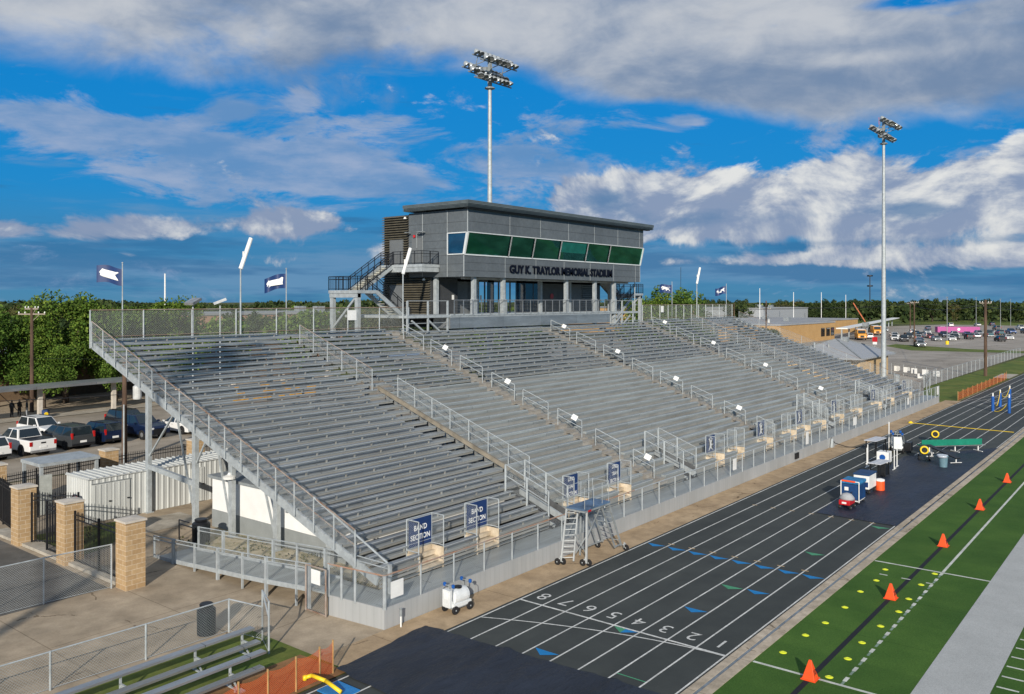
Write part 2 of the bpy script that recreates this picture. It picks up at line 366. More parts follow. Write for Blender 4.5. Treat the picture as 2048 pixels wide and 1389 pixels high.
# right-hand side beyond the stand
sheet('grass_verge',[(80.5,9.0),(200,9.3),(200,14.2),(96.8,15.75),(81,12.3)],.010,G_LAWN)
sheet('infield_grass',[(80,8.75),(300,8.75),(300,-120),(110,-120),(116,-40),(100,-5)],-.015,G_LAWN)
sheet('parking_lot',[(88,12.8),(96.8,15.85),(177,15.6),(420,12),(420,80),(240,130),(88,130)],.002,G_LOT)
sheet('lot_grass',[(186,38.5),(203,49),(214,49),(201,30),(199,14.8),(190,15)],.008,G_LAWN)
sheet('far_lawn',[(330,-60),(900,-160),(900,400),(420,260),(420,80),(400,20)],-.008,G_LAWN)
sheet('sand_pit',[(119,9.05),(128,9.05),(128,11.4),(119,11.2)],.016,G_LIGHT)
# ================================================================== grandstand
XL,XR=-4.15,78.1
Y=lambda k:12.0+.6858*k
ZT=lambda k:1.37+.249*k
gs=thing('grandstand','long sloped aluminium grandstand with chain link guards and a raised front walkway','grandstand',(37,12,0))
NOTCH=[(-2.02,-.64),(1.50,2.92),(8.88,10.15),(13.05,14.33),(25.0,26.3),(28.3,29.5),(33.4,34.65),(38.2,39.4),(41.2,42.5),(45.2,46.3),(49.8,51.05),(55.2,56.4),(61.7,62.9),(66.2,67.4),(73.4,74.6)]
PORT=[(6.75,8.32,4),(20.6,22.3,4),(46.9,48.6,4),(63.4,64.6,4)]
def spans(k,a,b):
    holes=[(x0,x1) for x0,x1 in NOTCH if k<1]+[(x0,x1) for x0,x1,n in PORT if k<n]
    if k>=32: holes.append((19.2,48.9))
    out=[(a,b)]
    for h0,h1 in holes:
        nxt=[]
        for s,e in out:
            if h1<=s or h0>=e:nxt.append((s,e));continue
            if h0>s:nxt.append((s,h0))
            if h1<e:nxt.append((h1,e))
        out=nxt
    return [(s,e) for s,e in out if e-s>.15]
def section(x0,x1,closed):
    m=MB()
    for k in range(33):
        shut=closed and k<20
        for a,b in spans(k,x0,x1):
            y,z=Y(k),ZT(k);m.m=2 if shut else 0
            m.box(a,b,y-.02,y+.32,z-.04,z);m.box(a,b,y+.335,y+.70,z-.043,z-.003)
            m.m=1
            zl=(ZT(k-1) if k else .77)
            if shut: m.box(a,b,y+.005,y+.03,zl+.004,z-.042)
            elif k: m.box(a,b,y+.005,y+.03,zl+(.10 if k<24 else .08),z-.042)
            else:
                for j in range(4):m.box(a,b,y+.005,y+.03,.80+j*.15,.90+j*.15)
    return m.build('seating_section',[TREAD,RISER,TREAD2],gs)
def bench(m,k,a,b,shut=False):
    y,z=Y(k)-.03,ZT(k)+.21
    if shut:
        z-=.09;m.m=2;m.box(a,b,y-.005,y+.27,ZT(k)+.003,z);m.m=3;m.box(a,b,y-.022,y-.006,z-.018,z+.003);m.m=0;return
    m.box(a,b,y+.012,y+.255,z-.018,z);m.box(a,b,y,y+.014,z-.075,z-.012);m.m=3;m.box(a,b,y-.003,y+.016,z-.012,z+.003);m.m=0;m.box(a,b,y+.241,y+.255,z-.05,z-.018)
    m.m=1
    n=max(1,round((b-a-.4)/1.82))
    for i in range(n+1):
        x=a+.2+(b-a-.4)*i/n
        m.box(x-.04,x+.04,y+.03,y+.08,z-.21,z-.05);m.box(x-.03,x+.03,y+.02,y+.235,z-.05,z-.018)
    m.m=0
SEC=[(-4.15,8.3,False,lambda k:(-4.08,6.55) if k<20 else (-4.08,7.3)),(8.45,16.8,True,lambda k:(9.5,16.7) if k>=20 else (8.6,16.7)),(18.1,35.1,True,lambda k:(18.2,35.0)),(36.4,53.6,True,lambda k:(36.5,53.5)),(54.9,63.3,True,lambda k:(55.0,62.4)),(63.3,78.1,False,lambda k:(64.7,78.0))]
rest=MB()
for i,(a,b,cl,fn) in enumerate(SEC):
    s=section(a,b,cl)
    for k in range(33):
        xa,xb=fn(k);mm=MB() if i<3 else rest
        for p,q_ in spans(k,xa,xb):
            bench(mm,k,p,q_,cl and k<20)
            if i<3:mm.build('bench',[ALU,RISER,TREAD2,NOSE],s);mm=MB()
tag(rest.build('bench',[ALU,RISER,TREAD2,NOSE],gs),kind='stuff')
# aisles with half steps
AIS=mat('aisle_deck',(.33,.315,.285),.7,.15,.2,2,c2=(.255,.225,.185,1))
for xa in(17.45,35.75,54.25):
    m=MB()
    for k in range(33):
        if k>=32 and 19<xa<48:continue
        y,z=Y(k),ZT(k)
        m.box(xa-.65,xa+.65,y-.02,y+.70,z-.045,z-.002);m.box(xa-.65,xa+.65,y+.005,y+.03,(ZT(k-1) if k else .77),z-.046)
        if k%3!=1:m.box(xa-.42,xa+.42,y-.34,y-.022,z-.135,z-.12);m.box(xa-.42,xa+.42,y-.34,y-.32,z-.245,z-.136)
    m.build('aisle_steps',AIS,gs)
plate=MB().box(-.02,.02,-.19,.19,-.15,.15)
PAIRS=[(13.68,12.3),(16.3,14.6),(19.1,17.3),(21.86,19.85),(24.48,22.55),(27.3,25.3),(30.07,28.1),(32.83,30.8)]
zd=lambda y:1.37+.3631*(y-12.0)
for xa,par in((17.45,0),(35.75,1),(54.25,1)):
    for j,(y1,y0) in enumerate(PAIRS):
        m=MB();z0,z1=zd(y0),zd(y1);h=.95
        m.tube((xa,y0,z0-.1),(xa,y0,z0+h),.026);m.tube((xa,y1,z1-.1),(xa,y1,z1+h),.026)
        m.tube((xa,y0,z0+h),(xa,y1,z1+h),.026);m.tube((xa,y0,z0+h*.55),(xa,y1,z1+h*.55),.021)
        hr=m.build('handrail',GALV,gs)
        if (7-j)%2!=par:
            t=.28;yy=y0+(y1-y0)*t;zz=z0+(z1-z0)*t+h
            p=MB();c=Vector((xa-.05,yy,zz));u=Vector((0,.94,.34));v=Vector((.5,-.25,.83)).normalized()
            a=[c+u*sx*.2+v*sy*.16 for sx,sy in((-1,-1),(1,-1),(1,1),(-1,1))];n=u.cross(v).normalized()*.012
            p.add([x-n for x in a]+[x+n for x in a],[(0,1,2,3),(7,6,5,4),(0,4,5,1),(1,5,6,2),(2,6,7,3),(3,7,4,0)])
            p.build('row_sign',WHITE,hr)
MB().box(19.0,49.0,33.92,35.6,9.1,9.3).box(19.0,49.0,33.3,33.95,8.9,9.06).build('upper_deck',TREAD,gs)
# sloped guards
def slope_guard(x,k0,k1,step,h,topm,post=.035,extra=None,lo=.03):
    m=MB();y=Y(k0);ys=[]
    while y<Y(k1)+.01:ys.append(y);y+=step
    for y in ys:
        m.m=0;m.tube((x,y,zd(y)-.3),(x,y,zd(y)+h),post)
    a,b=ys[0],ys[-1]
    m.m=1;m.tube((x,a,zd(a)+h),(x,b,zd(b)+h),min(.03,post*.85));m.tube((x,a,zd(a)+h*.47),(x,b,zd(b)+h*.47),post*.6)
    m.m=2
    m.quad((x-.02,a,zd(a)+lo),(x-.02,b,zd(b)+lo),(x-.02,b,zd(b)+h-.03),(x-.02,a,zd(a)+h-.03))
    return m.build('guard_fence',[GALV,topm,CHAIN],gs)
OLDP=mat('weathered_rail',(.33,.30,.27),.7,.3,.35,1.3,c2=(.20,.105,.06,1))
slope_guard(-4.40,1.6,32.6,1.24,1.10,OLDP)
m=MB();m.tube((-4.30,11.4,1.90),(-4.40,Y(1.6)+1.24*2,zd(Y(1.6)+1.24*2)+1.1),.04);m.build('handrail',GALV,gs)
slope_guard(8.20,20.4,32,1.36,1.15,OLDP,.028)
slope_guard(8.95,4.2,20,1.39,1.15,GALV,.028)
slope_guard(63.4,4,32,1.40,1.15,OLDP,.022)
slope_guard(78.2,0,32,2.7,1.0,OLDP,.022)
# sloped divider plank
m=MB()
m.prism([(Y(4),ZT(4)+.05),(Y(19.9),ZT(19.9)+.05),(Y(19.9),ZT(19.9)+.28),(Y(4),ZT(4)+.28)],'x',8.30,8.44)
m.build('divider_plank',DIVP,gs)
# rear fences
def rear_fence(x0,x1,y,step,zb=9.32,h=1.8):
    m=MB();n=round((x1-x0)/step)
    for i in range(n+1):
        x=x0+(x1-x0)*i/n;m.m=0;m.tube((x,y,zb-.25),(x,y,zb+h),.045)
    m.m=1;m.tube((x0,y,zb+h),(x1,y,zb+h),.03);m.tube((x0,y-.02,zb+.35),(x1,y-.02,zb+.35),.02)
    m.m=2;m.quad((x0,y+.04,zb),(x1,y+.04,zb),(x1,y+.04,zb+h),(x0,y+.04,zb+h))
    m.m=3;m.box(x0,x1,y-.10,y-.04,zb-.02,zb+.10)
    return m.build('rear_fence',[GALV,OLDP,CHAINF,ALU],gs)
f_=rear_fence(-4.35,19.6,34.45,2.85);MB().box(13.5,14.3,34.33,34.345,10.25,10.95).build('notice_board',WHITE,f_);f_=rear_fence(55.0,78.1,34.5,1.95);MB().box(58.9,59.5,34.38,34.395,10.3,11.0).build('notice_board',WHITE,f_)
# walkway, front wall and fence
WALL=None
def wall_mat():
    m,nt,N,L=nodes('ribbed_panel');co=coords(N,'World');sx=N.new('ShaderNodeSeparateXYZ');L.new(co,sx.inputs[0])
    s=math_(N,L,'ADD',sx.outputs[0],sx.outputs[1]);r=math_(N,L,'PINGPONG',s,.15)
    n1=noise(N,L,co,1.2,5,.6,(2.2,2.2,.25));n2=noise(N,L,co,.3,3,.5)
    col=ramp(N,L,n1,[(.3,(.37,.385,.39)),(.7,(.43,.44,.445))])
    col=mixrgb(N,L,col,ramp(N,L,r,[(0,(.9,.9,.9)),(.012,(.9,.9,.9)),(.03,(1,1,1))]),.8,'MULTIPLY')
    col=mixrgb(N,L,col,ramp(N,L,n2,[(.3,(.88,.87,.84)),(.7,(1.06,1.06,1.06))]),.8,'MULTIPLY')
    return finish(m,N,L,col,.5,.2,r,.10,.4,.02)
WALL=wall_mat()
m=MB();m.box(-5.42,80,10.39,10.44,0,.75);m.prism([(-5.42,10.40),(-5.37,10.40),(-5.66,13.1),(-5.71,13.1)],'z',0,.75);m.box(79.95,80,10.45,12.6,0,.75)
m.build('front_wall',WALL,gs)
m=MB()
for a,b in zip([-5.36]+[x for h in PORT for x in(h[0],h[1])],[x for h in PORT for x in(h[0],h[1])]+[79.94]): pass
m.box(-4.2,79.94,10.45,12.02,.70,.75);m.prism([(-5.36,10.45),(-4.21,10.45),(-4.21,14.0),(-5.72,14.0)],'z',.70,.748)
m.build('walkway',TREAD2,gs)
m=MB();n=47
for i in range(n+1):
    x=-5.38+(79.95+5.38)*i/n;m.m=0;m.tube((x,10.415,.70),(x,10.415,1.90),.075 if i==0 else .032)
m.m=1;m.tube((-5.38,10.415,1.90),(12,10.415,1.90),.03);m.m=0;m.tube((12,10.415,1.90),(79.95,10.415,1.90),.03)
m.m=2;m.quad((-5.38,10.43,.77),(79.95,10.43,.77),(79.95,10.43,1.89),(-5.38,10.43,1.89))
for x0,x1 in((78.6,79.9),):m.box(x0,x1,10.40,10.41,.95,1.85)
wf=m.build('walkway_fence',[GALV,RUST,CHAIN],gs)
for x,w_,z0,z1 in((-5.12,.62,1.02,1.62),(24.0,.5,1.05,1.75),(36.9,.55,.95,1.85),(48.3,.9,1.05,1.72),(66.0,.6,1.1,1.8),(78.8,.8,1.0,1.9)):
    MB().box(x,x+w_,10.37,10.382,z0,z1).build('notice_board',WHITE,wf)
# floodlight stubs and outlet boxes
m=MB()
m.m=0;m.box(34.6,35.3,10.30,10.38,.2,.62);m.build('outlet_box',DARK,gs)
# steps cut in the first row, each with a guard and some with a sign
SIGN={0:'BAND\nSECTION',1:'BAND\nSECTION',2:'DRILL\nTEAM\nSECTION',3:'DRILL\nTEAM\nSECTION'}
HB=(4,6,8,10,12,14)
for i,(a,b) in enumerate(NOTCH):
    m=MB()
    for j in range(3):
        z=.76+.21*(j+1);m.box(a+.02,b-.02,12.02+.2*j,12.02+.2*j+.25,z-.05,z);m.box(a+.02,b-.02,12.03+.2*j,12.05+.2*j,z-.17,z-.06)
    m.box(a+.02,b-.02,12.62,12.66,.8,1.60)
    m.box(b-.02,b+.02,11.98,12.68,.76,1.07);m.box(b-.02,b+.02,11.98,12.68,1.10,1.58);m.box(a-.02,a+.02,11.98,12.68,.76,1.5)
    m.build('portal_steps',BEIGE,gs)
    g=MB();zt=2.86
    for x,y in((a-.03,12.02),(a-.03,12.70),(b+.03,12.02),(b+.03,12.70)):g.tube((x,y,1.0),(x,y,zt),.026)
    for x in(a-.03,b+.03):
        g.tube((x,12.02,zt),(x,12.70,zt),.022);g.tube((x,12.02,1.64),(x,12.70,1.64),.022)
        g.m=1;g.quad((x,12.03,1.64),(x,12.69,1.64),(x,12.69,zt),(x,12.03,zt));g.m=0
    g.tube((a,12.70,zt),(b,12.70,zt),.022);g.tube((a,12.70,1.64),(b,12.70,1.64),.022)
    if i not in SIGN and i not in HB:
        g.m=1;g.quad((a,12.70,1.64),(b,12.70,1.64),(b,12.70,zt),(a,12.70,zt))
    gd=g.build('portal_guard',[GALV,CHAIN],gs)
    if i in SIGN or i in HB:
        s=MB().box(a+.06,b-.03,12.655,12.675,1.68,2.80).build('section_sign',NAVY,gd)
        if i in SIGN:
            ls=SIGN[i].split('\n')
            for q,wd in enumerate(ls):text_obj('sign_lettering',wd,.30 if i<2 else .25,frame(((a+b)/2+.02,12.650,2.22+((len(ls)-1)/2-q)*.37),(1,0,0),(0,0,1)),WHITE,s,bold=.008,sx=.92)
        else:
            emblem('horse_emblem',lambda u,v,a=a,b=b:((a+b)/2+.42-(v)*.80,12.648,2.72-u*.92),s)
# sunken portals
PWALL=mat('portal_grey',(.12,.125,.13),.6,.2,.15)
DMESH=mat('dark_ramp_mesh',(.055,.055,.06),.7,.2,.25,6,.4)
for (a,b,n) in PORT:
    yb=Y(n);m=MB()
    m.quad((a,11.9,.78),(b,11.9,.78),(b,yb,zd(yb)-.85),(a,yb,zd(yb)-.85));m.build('portal_ramp',DMESH,gs)
    m=MB();m.box(a-.02,a+.02,12.0,yb,-.3,zd(yb)-.06);m.v.clear();m.f.clear();m.mi.clear()
    for x in(a,b):m.prism([(12.0,.0),(yb,-.3),(yb,zd(yb)-.06),(12.0,zd(12.0)-.06)],'x',x-.02,x+.02)
    m.box(a,b,yb-.02,yb+.02,-.3,zd(yb)-.3)
    m.build('portal_wall',PWALL,gs)
    m=MB()
    m.bar((b-.35,11.9,.95),(b-.35,yb,2.0),.12,.3);m.bar((a+.3,11.9,.85),(a+.3,yb,1.6),.06,.18);m.build('stair_stringer',GALV,gs)
    m=MB()
    for x in(a,b):
        for y in(12.05,13.35,yb-.05):m.tube((x,y,zd(y)-.3),(x,y,zd(y)+1.15),.055 if y>13 else .04)
        m.tube((x,12.05,zd(12.05)+1.15),(x,yb-.05,zd(yb)+1.15),.025);m.tube((x,12.05,zd(12.05)+.6),(x,yb-.05,zd(yb)+.6),.02)
        m.m=1;m.quad((x,12.06,zd(12.06)),(x,yb,zd(yb)),(x,yb,zd(yb)+1.13),(x,12.06,zd(12.06)+1.13));m.m=0
    m.tube((a,yb-.05,zd(yb)+1.1),(b,yb-.05,zd(yb)+1.1),.025);m.m=1;m.quad((a,yb-.05,zd(yb)),(b,yb-.05,zd(yb)),(b,yb-.05,zd(yb)+1.1),(a,yb-.05,zd(yb)+1.1))
    m.build('portal_guard',[GALV,CHAIN],gs)
# underframe
for x,lo in((-4.25,12.0),(78.2,12.0)):
    m=MB();m.bar((x,12.0,zd(12.0)-.28),(x,34.35,zd(34.35)-.28),.10,.34)
    for k in range(0,33):m.prism([(Y(k),ZT(k)-.26),(Y(k)+.66,ZT(k)-.06),(Y(k)+.62,ZT(k)+.02),(Y(k)-.02,ZT(k)-.0)],'x',x-.07,x+.0)
    m.build('stringer',GALV,gs)
cols=[32.9,28.25,25.0,21.4,17.6]
for x in(-1.9,6.0,14,22,30,38,46,54,62,70,76.5):
    m=MB()
    for y in cols:
        c_=MB().box(x-.11,x+.11,y-.15,y+.15,0.02,zd(y)-.35);c_.box(x-.2,x+.2,y-.22,y+.22,0,.05);c_.build('column',GALV,gs)
    for (ya,za),(yb,zb) in (((32.9,3.0),(28.9,zd(28.9)-.45)),((28.25,.35),(30.8,zd(30.8)-.45)),((25,.3),(26.9,zd(26.9)-.45)),((28.25,3.1),(26.2,zd(26.2)-.45)),((21.4,.3),(23.2,zd(23.2)-.45))):
        m.bar((x,ya,za),(x,yb,zb),.085,.085)
    m.bar((x,32.9,2.55),(x,28.25,2.2),.2,.26);m.bar((x,17,zd(17)-.5),(x,34.2,zd(34.2)-.5),.16,.3)
    m.build('brace_frame',GALV,gs)
m=MB()
for y in cols:m.box(-4.2,78,y-.08,y+.08,zd(y)-.62,zd(y)-.38)
m.build('purlin',GALVD,gs)
# access ramp on the near end
RZ=lambda y:max(0.0,min(.76,.78*(25.0-y)/11.0))
ramp_y=[24.9,23.3,21.6,19.85,18.1,16.55,14.8,14.1]
xo=lambda y:-5.68-.25*min(1,(y-13)/4)
m=MB()
for a,b in zip(ramp_y,ramp_y[1:]):
    m.m=0;m.add([(xo(a),a,RZ(a)),(-4.25,a,RZ(a)),(-4.25,b,RZ(b)),(xo(b),b,RZ(b)),(xo(a),a,RZ(a)-.06),(-4.25,a,RZ(a)-.06),(-4.25,b,RZ(b)-.06),(xo(b),b,RZ(b)-.06)],[(0,1,2,3),(7,6,5,4),(0,4,5,1),(1,5,6,2),(2,6,7,3),(3,7,4,0)])
    for x1,x2 in((xo(a)-.03,xo(b)-.03),(-4.22,-4.22)):
        m.m=1;m.bar((x1,a,RZ(a)-.0),(x2,b,RZ(b)-.0),.06,.18)
ar=m.build('access_ramp',[TREAD2,GALV],gs)
def rail(pts,h,name,ends=(.05,.05)):
    m=MB()
    for i,(x,y,z) in enumerate(pts):
        m.m=0;m.bar((x,y,0),(x,y,z+h),.11 if i%2 else .07,.11 if i%2 else .07,up=(1,0,0))
    for a,b in zip(pts,pts[1:]):
        for t in(h-.02,h*.82):
            m.m=0;m.tube((a[0],a[1],a[2]+t),(b[0],b[1],b[2]+t),.022)
        m.m=1;m.quad((a[0]+.03,a[1],a[2]+.1),(b[0]+.03,b[1],b[2]+.1),(b[0]+.03,b[1],b[2]+h),(a[0]+.03,a[1],a[2]+h))
    return m.build(name,[GALV,CHAIN],gs)
rail([(xo(y)-.05,y,RZ(y)) for y in ramp_y],.98,'ramp_railing')
rail([(-4.2,y,RZ(y)) for y in(24.2,22.2,20.3,18.5,16.9,15.1,13.4,11.4)],1.08,'ramp_railing')
m=MB()
for p in((-5.72,13.05),(-5.66,12.4),(-5.58,11.75)):m.tube((*p,.7),(*p,1.9),.05)
m.m=2;m.tube((-5.72,13.1,1.9),(-5.40,10.42,1.9),.03);m.m=1;m.quad((-5.70,13.1,.77),(-5.40,10.42,.77),(-5.40,10.42,1.9),(-5.70,13.1,1.9))
m.build('walkway_fence',[GALV,CHAIN,RUST],gs)
m=MB()
for y in(12.9,14.05):m.tube((-5.98,y,.05),(-5.98,y,1.78),.035)
for z in(.09,1.76):m.tube((-5.98,12.9,z),(-5.98,14.05,z),.03)
m.m=1;m.quad((-5.97,12.9,.09),(-5.97,14.05,.09),(-5.97,14.05,1.76),(-5.97,12.9,1.76))
gt=m.build('chain_gate',[OLDP,CHAIN],gs)
MB().box(-6.03,-6.015,13.17,13.68,1.15,1.68).build('notice_board',WHITE,gt)
OCH=mat('ochre_paint',(.62,.30,.02),.6,0,.2,5);LITW=mat('paper_scrap',(.72,.72,.70),.7)
m=MB();rng=random.Random(12)
for k,xs_ in ((21,(-.9,-.5,.3,.9,1.2,1.9,2.6,3.0,3.4,3.9)),(22,(-.2,1.4,1.9,2.8,3.5,4.3)),(23,(.1,1.7,3.1)),):
    for x in xs_:m.box(x,x+rng.uniform(.2,.65),Y(k)-.015,Y(k)+.004,ZT(k)-.175,ZT(k)-.05)
tag(m.build('painted_riser_patch',OCH,gs),kind='stuff')
m=MB()
for i in range(46):
    k=rng.choice((2,3,5,6,9,12,13,14,16,17,20));x=rng.uniform(-3,7);a=rng.uniform(.05,.22);m.box(x,x+a,Y(k)+.35,Y(k)+.35+rng.uniform(.05,.16),ZT(k)+.002,ZT(k)+.012)
tag(m.build('litter',LITW),'small white paper scraps scattered on the treads of the band end','litter',kind='stuff')
# ================================================================== press box
PANEL=mat('grey_metal_panel',(.122,.138,.150),.45,.1,.08,.5,0,fine=4)
SEAM=mat('panel_trim',(.46,.49,.50),.45,.1,.05);FRAMEW=mat('window_frame',(.66,.68,.68),.4,.1,.04)
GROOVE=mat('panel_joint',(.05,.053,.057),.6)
ROOFM=mat('roof_metal',(.115,.14,.15),.45,.1,.1,stretch=(.3,1,1))
LOUV=mat('bronze_louvre',(.145,.13,.095),.5,.2,.15)
DOORM=mat('grey_door',(.15,.16,.165),.5,.1,.06)
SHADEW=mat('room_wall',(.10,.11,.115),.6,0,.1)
SOFFIT=mat('soffit',(.42,.41,.38),.7,0,.06)
def pane_mat(name,c,c2):
    m,nt,N,L=nodes(name);co=coords(N);n=noise(N,L,co,.55,3,.5,(1,1,2.2))
    return finish(m,N,L,ramp(N,L,n,[(.4,c),(.62,c2)]),.04,0,spec=.9)
def mirror_mat(name,c,c2):
    m,nt,N,L=nodes(name);co=coords(N);n=noise(N,L,co,.5,3,.5,(1,1,3));n2=noise(N,L,co,.35,2,.5)
    return finish(m,N,L,ramp(N,L,n,[(.35,c),(.65,c2)]),.03,.9,n2,.05,spec=.6,bd=.3)
GREENG=mirror_mat('green_glass',(.03,.17,.155),(.06,.29,.26))
BLUEG=pane_mat('blue_glass',(.006,.03,.065),(.012,.055,.11))
pb=thing('press_box','grey panelled press box with a band of slanted green windows on top of the grandstand','press box',(38.7,36,9.4))
X0,X1,YF,YU,YB=24.8,52.7,33.5,33.1,39.7
m=MB()
pr=[(YF,13.55),(YB,13.55),(YB,18.95),(YU,18.95),(YU,17.12),(YF,15.30)]
m.prism(pr,'x',X0,X1);m.build('box_wall',PANEL,pb)
m=MB()   # panel trims and joints
for x in(30.05,34.4,38.75,43.15,47.45,51.75):m.box(x-.014,x+.014,YF-.01,YF,13.56,15.26);m.box(x+.15-.014,x+.15+.014,YU-.01,YU,17.2,18.9)
for y in(35.3,38.1):m.box(X0-.012,X0,y-.02,y+.02,13.56,18.9)
m.box(X0-.014,X0+.04,YF-.014,YF+.03,13.56,15.25);m.box(X0-.014,X0+.04,YU-.014,YU+.03,17.16,18.92);m.box(X1-.04,X1+.01,YF-.014,YF+.03,13.56,15.25)
m.m=1
for z in(14.05,14.7):m.box(X0,X1,YF-.006,YF+.01,z-.015,z+.015)
m.box(X0,X1,YU-.006,YU+.01,17.95,17.98)
for z in(13.95,14.58,15.28,15.9,16.5,17.12,17.95):m.box(X0-.006,X0+.01,YF+.02 if z<15.3 else (35.3 if z<17.1 else YU+.02),39.7,z-.013,z+.013)
m.build('panel_trim',[SEAM,GROOVE],pb)
wl=[24.82,30.41,33.75,37.78,42.16,46.2,52.68]
lean=lambda x,t,o=0:(x,YF+(YU-YF)*t-o,15.32+t*1.78)
for a,b in zip(wl,wl[1:]):
    f=MB()
    for x in(a,b):f.bar(lean(x,0,.035),lean(x,1,.035),.10,.17,up=(1,0,0))
    f.bar(lean(a,0,.03),lean(b,0,.03),.10,.10);f.bar(lean(a,1,.02),lean(b,1,.02),.07,.07)
    wf=f.build('window',FRAMEW,pb)
    MB().quad(lean(a,0,.006),lean(b,0,.006),lean(b,1,.006),lean(a,1,.006)).build('pane',GREENG,wf)
MB().quad(lean(37.95,.42,.012),lean(42.0,.42,.012),lean(42.0,.93,.012),lean(37.95,.93,.012)).build('blind',mat('teal_blind',(.008,.12,.10),.35),pb)
f=MB();c=X0-.012
q4=[(c,35.26,15.36),(c,35.26,17.08),(c,33.2,17.08),(c,33.55,15.36)]
for a,b in zip(q4,q4[1:]+q4[:1]):f.bar(a,b,.09,.08)
wf=f.build('window',FRAMEW,pb);MB().poly([(c+.008,y,z) for _,y,z in q4]).build('pane',BLUEG,wf)
# roof with folded fascia
m=MB();m.box(24.22,53.75,32.55,39.72,19.05,19.30);m.box(24.15,53.83,32.48,39.78,19.30,19.58)
for z in(19.13,19.22,19.42,19.52):m.box(24.13,53.85,32.46,39.8,z-.010,z+.010)
rf=m.build('roof',ROOFM,pb)
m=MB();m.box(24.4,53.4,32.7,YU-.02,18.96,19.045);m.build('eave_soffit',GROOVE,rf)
# lettering
me=text_mesh('GUY K. TRAYLOR MEMORIAL STADIUM',.92,ext=.05,bold=.022)
xs=[v.co.x for v in me.vertices];ys=[v.co.y for v in me.vertices];w=max(xs)-min(xs);h=max(ys)-min(ys)
me.transform(Matrix.Translation((38.8-38.7,YF-.07-36,14.31-9.4))@frame((0,0,0),(1,0,0),(0,0,1))@Matrix.Diagonal((16.4/w,.72/h,1,1))@Matrix.Translation((-(max(xs)+min(xs))/2,-(max(ys)+min(ys))/2,0)))
me.materials.append(LETTER);o=bpy.data.objects.new('lettering',me);COL.objects.link(o);o.parent=pb
# stair tower with bronze louvres
m=MB();m.box(24.86,28.2,37.25,42.75,9.4,13.5);m.box(24.86,28.2,YB+.02,42.75,13.5,18.85);tw=m.build('stair_tower',GROOVE,pb)
m=MB()
def louvre(y0,y1,z0,z1,skip=None,st=.205):
    z=z0
    while z<z1:
        segs=[(y0,y1)]
        if skip and skip[2]<z<skip[3]:segs=[(y0,skip[0]),(skip[1],y1)]
        for a,b in segs:
            m.add([(24.64,a,z),(24.86,a,z+.10),(24.86,b,z+.10),(24.64,b,z),(24.64,a,z-.03),(24.86,a,z+.07),(24.86,b,z+.07),(24.64,b,z-.03)],[(0,1,2,3),(7,6,5,4),(0,4,5,1),(1,5,6,2),(2,6,7,3),(3,7,4,0)])
        z+=st
louvre(37.2,42.8,9.5,13.45,(40.3,42.0,9,12.95));louvre(39.75,42.8,13.6,18.8,(40.3,42.0,14,16.8))
z=9.5
while z<18.8:
    m.box(24.7,28.2,42.76,42.9,z,z+.04);z+=.205
m.build('louvre',LOUV,tw)
for y0,y1,z0,z1 in((40.3,42.0,14.55,16.8),(40.3,42.0,10.5,12.95),(38.1,39.3,14.55,16.85)):
    MB().box(X0-.05,X0+.07,y0,y1,z0,z1).build('door',DOORM,pb)
# balcony
m=MB();m.box(18.6,52.6,33.62,40.6,10.30,10.50);m.box(23.3,46.9,33.56,33.615,10.42,10.56);m.build('balcony_floor',GALV,pb)
m=MB();m.box(23.3,46.9,33.60,33.66,9.42,10.30);m.box(23.3,23.36,33.66,35.4,9.42,10.30);m.build('balcony_band',ALU,pb)
for x in(26.5,30.3,39.7,44.6,48.2):MB().box(x-.15,x+.15,33.78,34.1,9.31,13.55).box(x-.20,x+.20,33.72,34.13,10.51,11.75).build('column',GALV,pb)
for x in(25.25,30.3,39.7,44.6,52.3):MB().box(x-.15,x+.15,36.8,37.15,9.3,13.55).build('column',GALV,pb)
m=MB();n=21
for i in range(n+1):
    x=23.75+(47-23.75)*i/n;m.bar((x,33.58,10.5),(x,33.58,11.66),.055,.055,up=(1,0,0));m.box(x-.1,x+.1,33.53,33.63,10.5,10.53)
m.tube((23.75,33.58,11.66),(47,33.58,11.66),.032);m.m=1
for j in range(1,9):m.tube((23.75,33.58,10.55+j*.125),(47,33.58,10.55+j*.125),.006,4)
m.build('balcony_railing',[ALU,GALVD],pb)
# side walkways at balcony level with thin rails and braces
for s in(0,1):
    mx=(lambda x:x) if s==0 else (lambda x:70.3-x)
    m=MB();
    for x in(18.7,20.9,23.1):m.bar((mx(x),33.7,8.9),(mx(x),33.7,11.6),.12,.12,up=(1,0,0))
    for z in(11.6,9.9):m.tube((mx(18.7),33.7,z),(mx(23.2),33.7,z),.025)
    m.bar((mx(19.2),33.75,10.1),(mx(20.9),33.75,9.0),.12,.12);m.bar((mx(21.0),33.75,10.1),(mx(22.6),33.75,9.0),.12,.12)
    m.build('side_railing',GALV,pb)
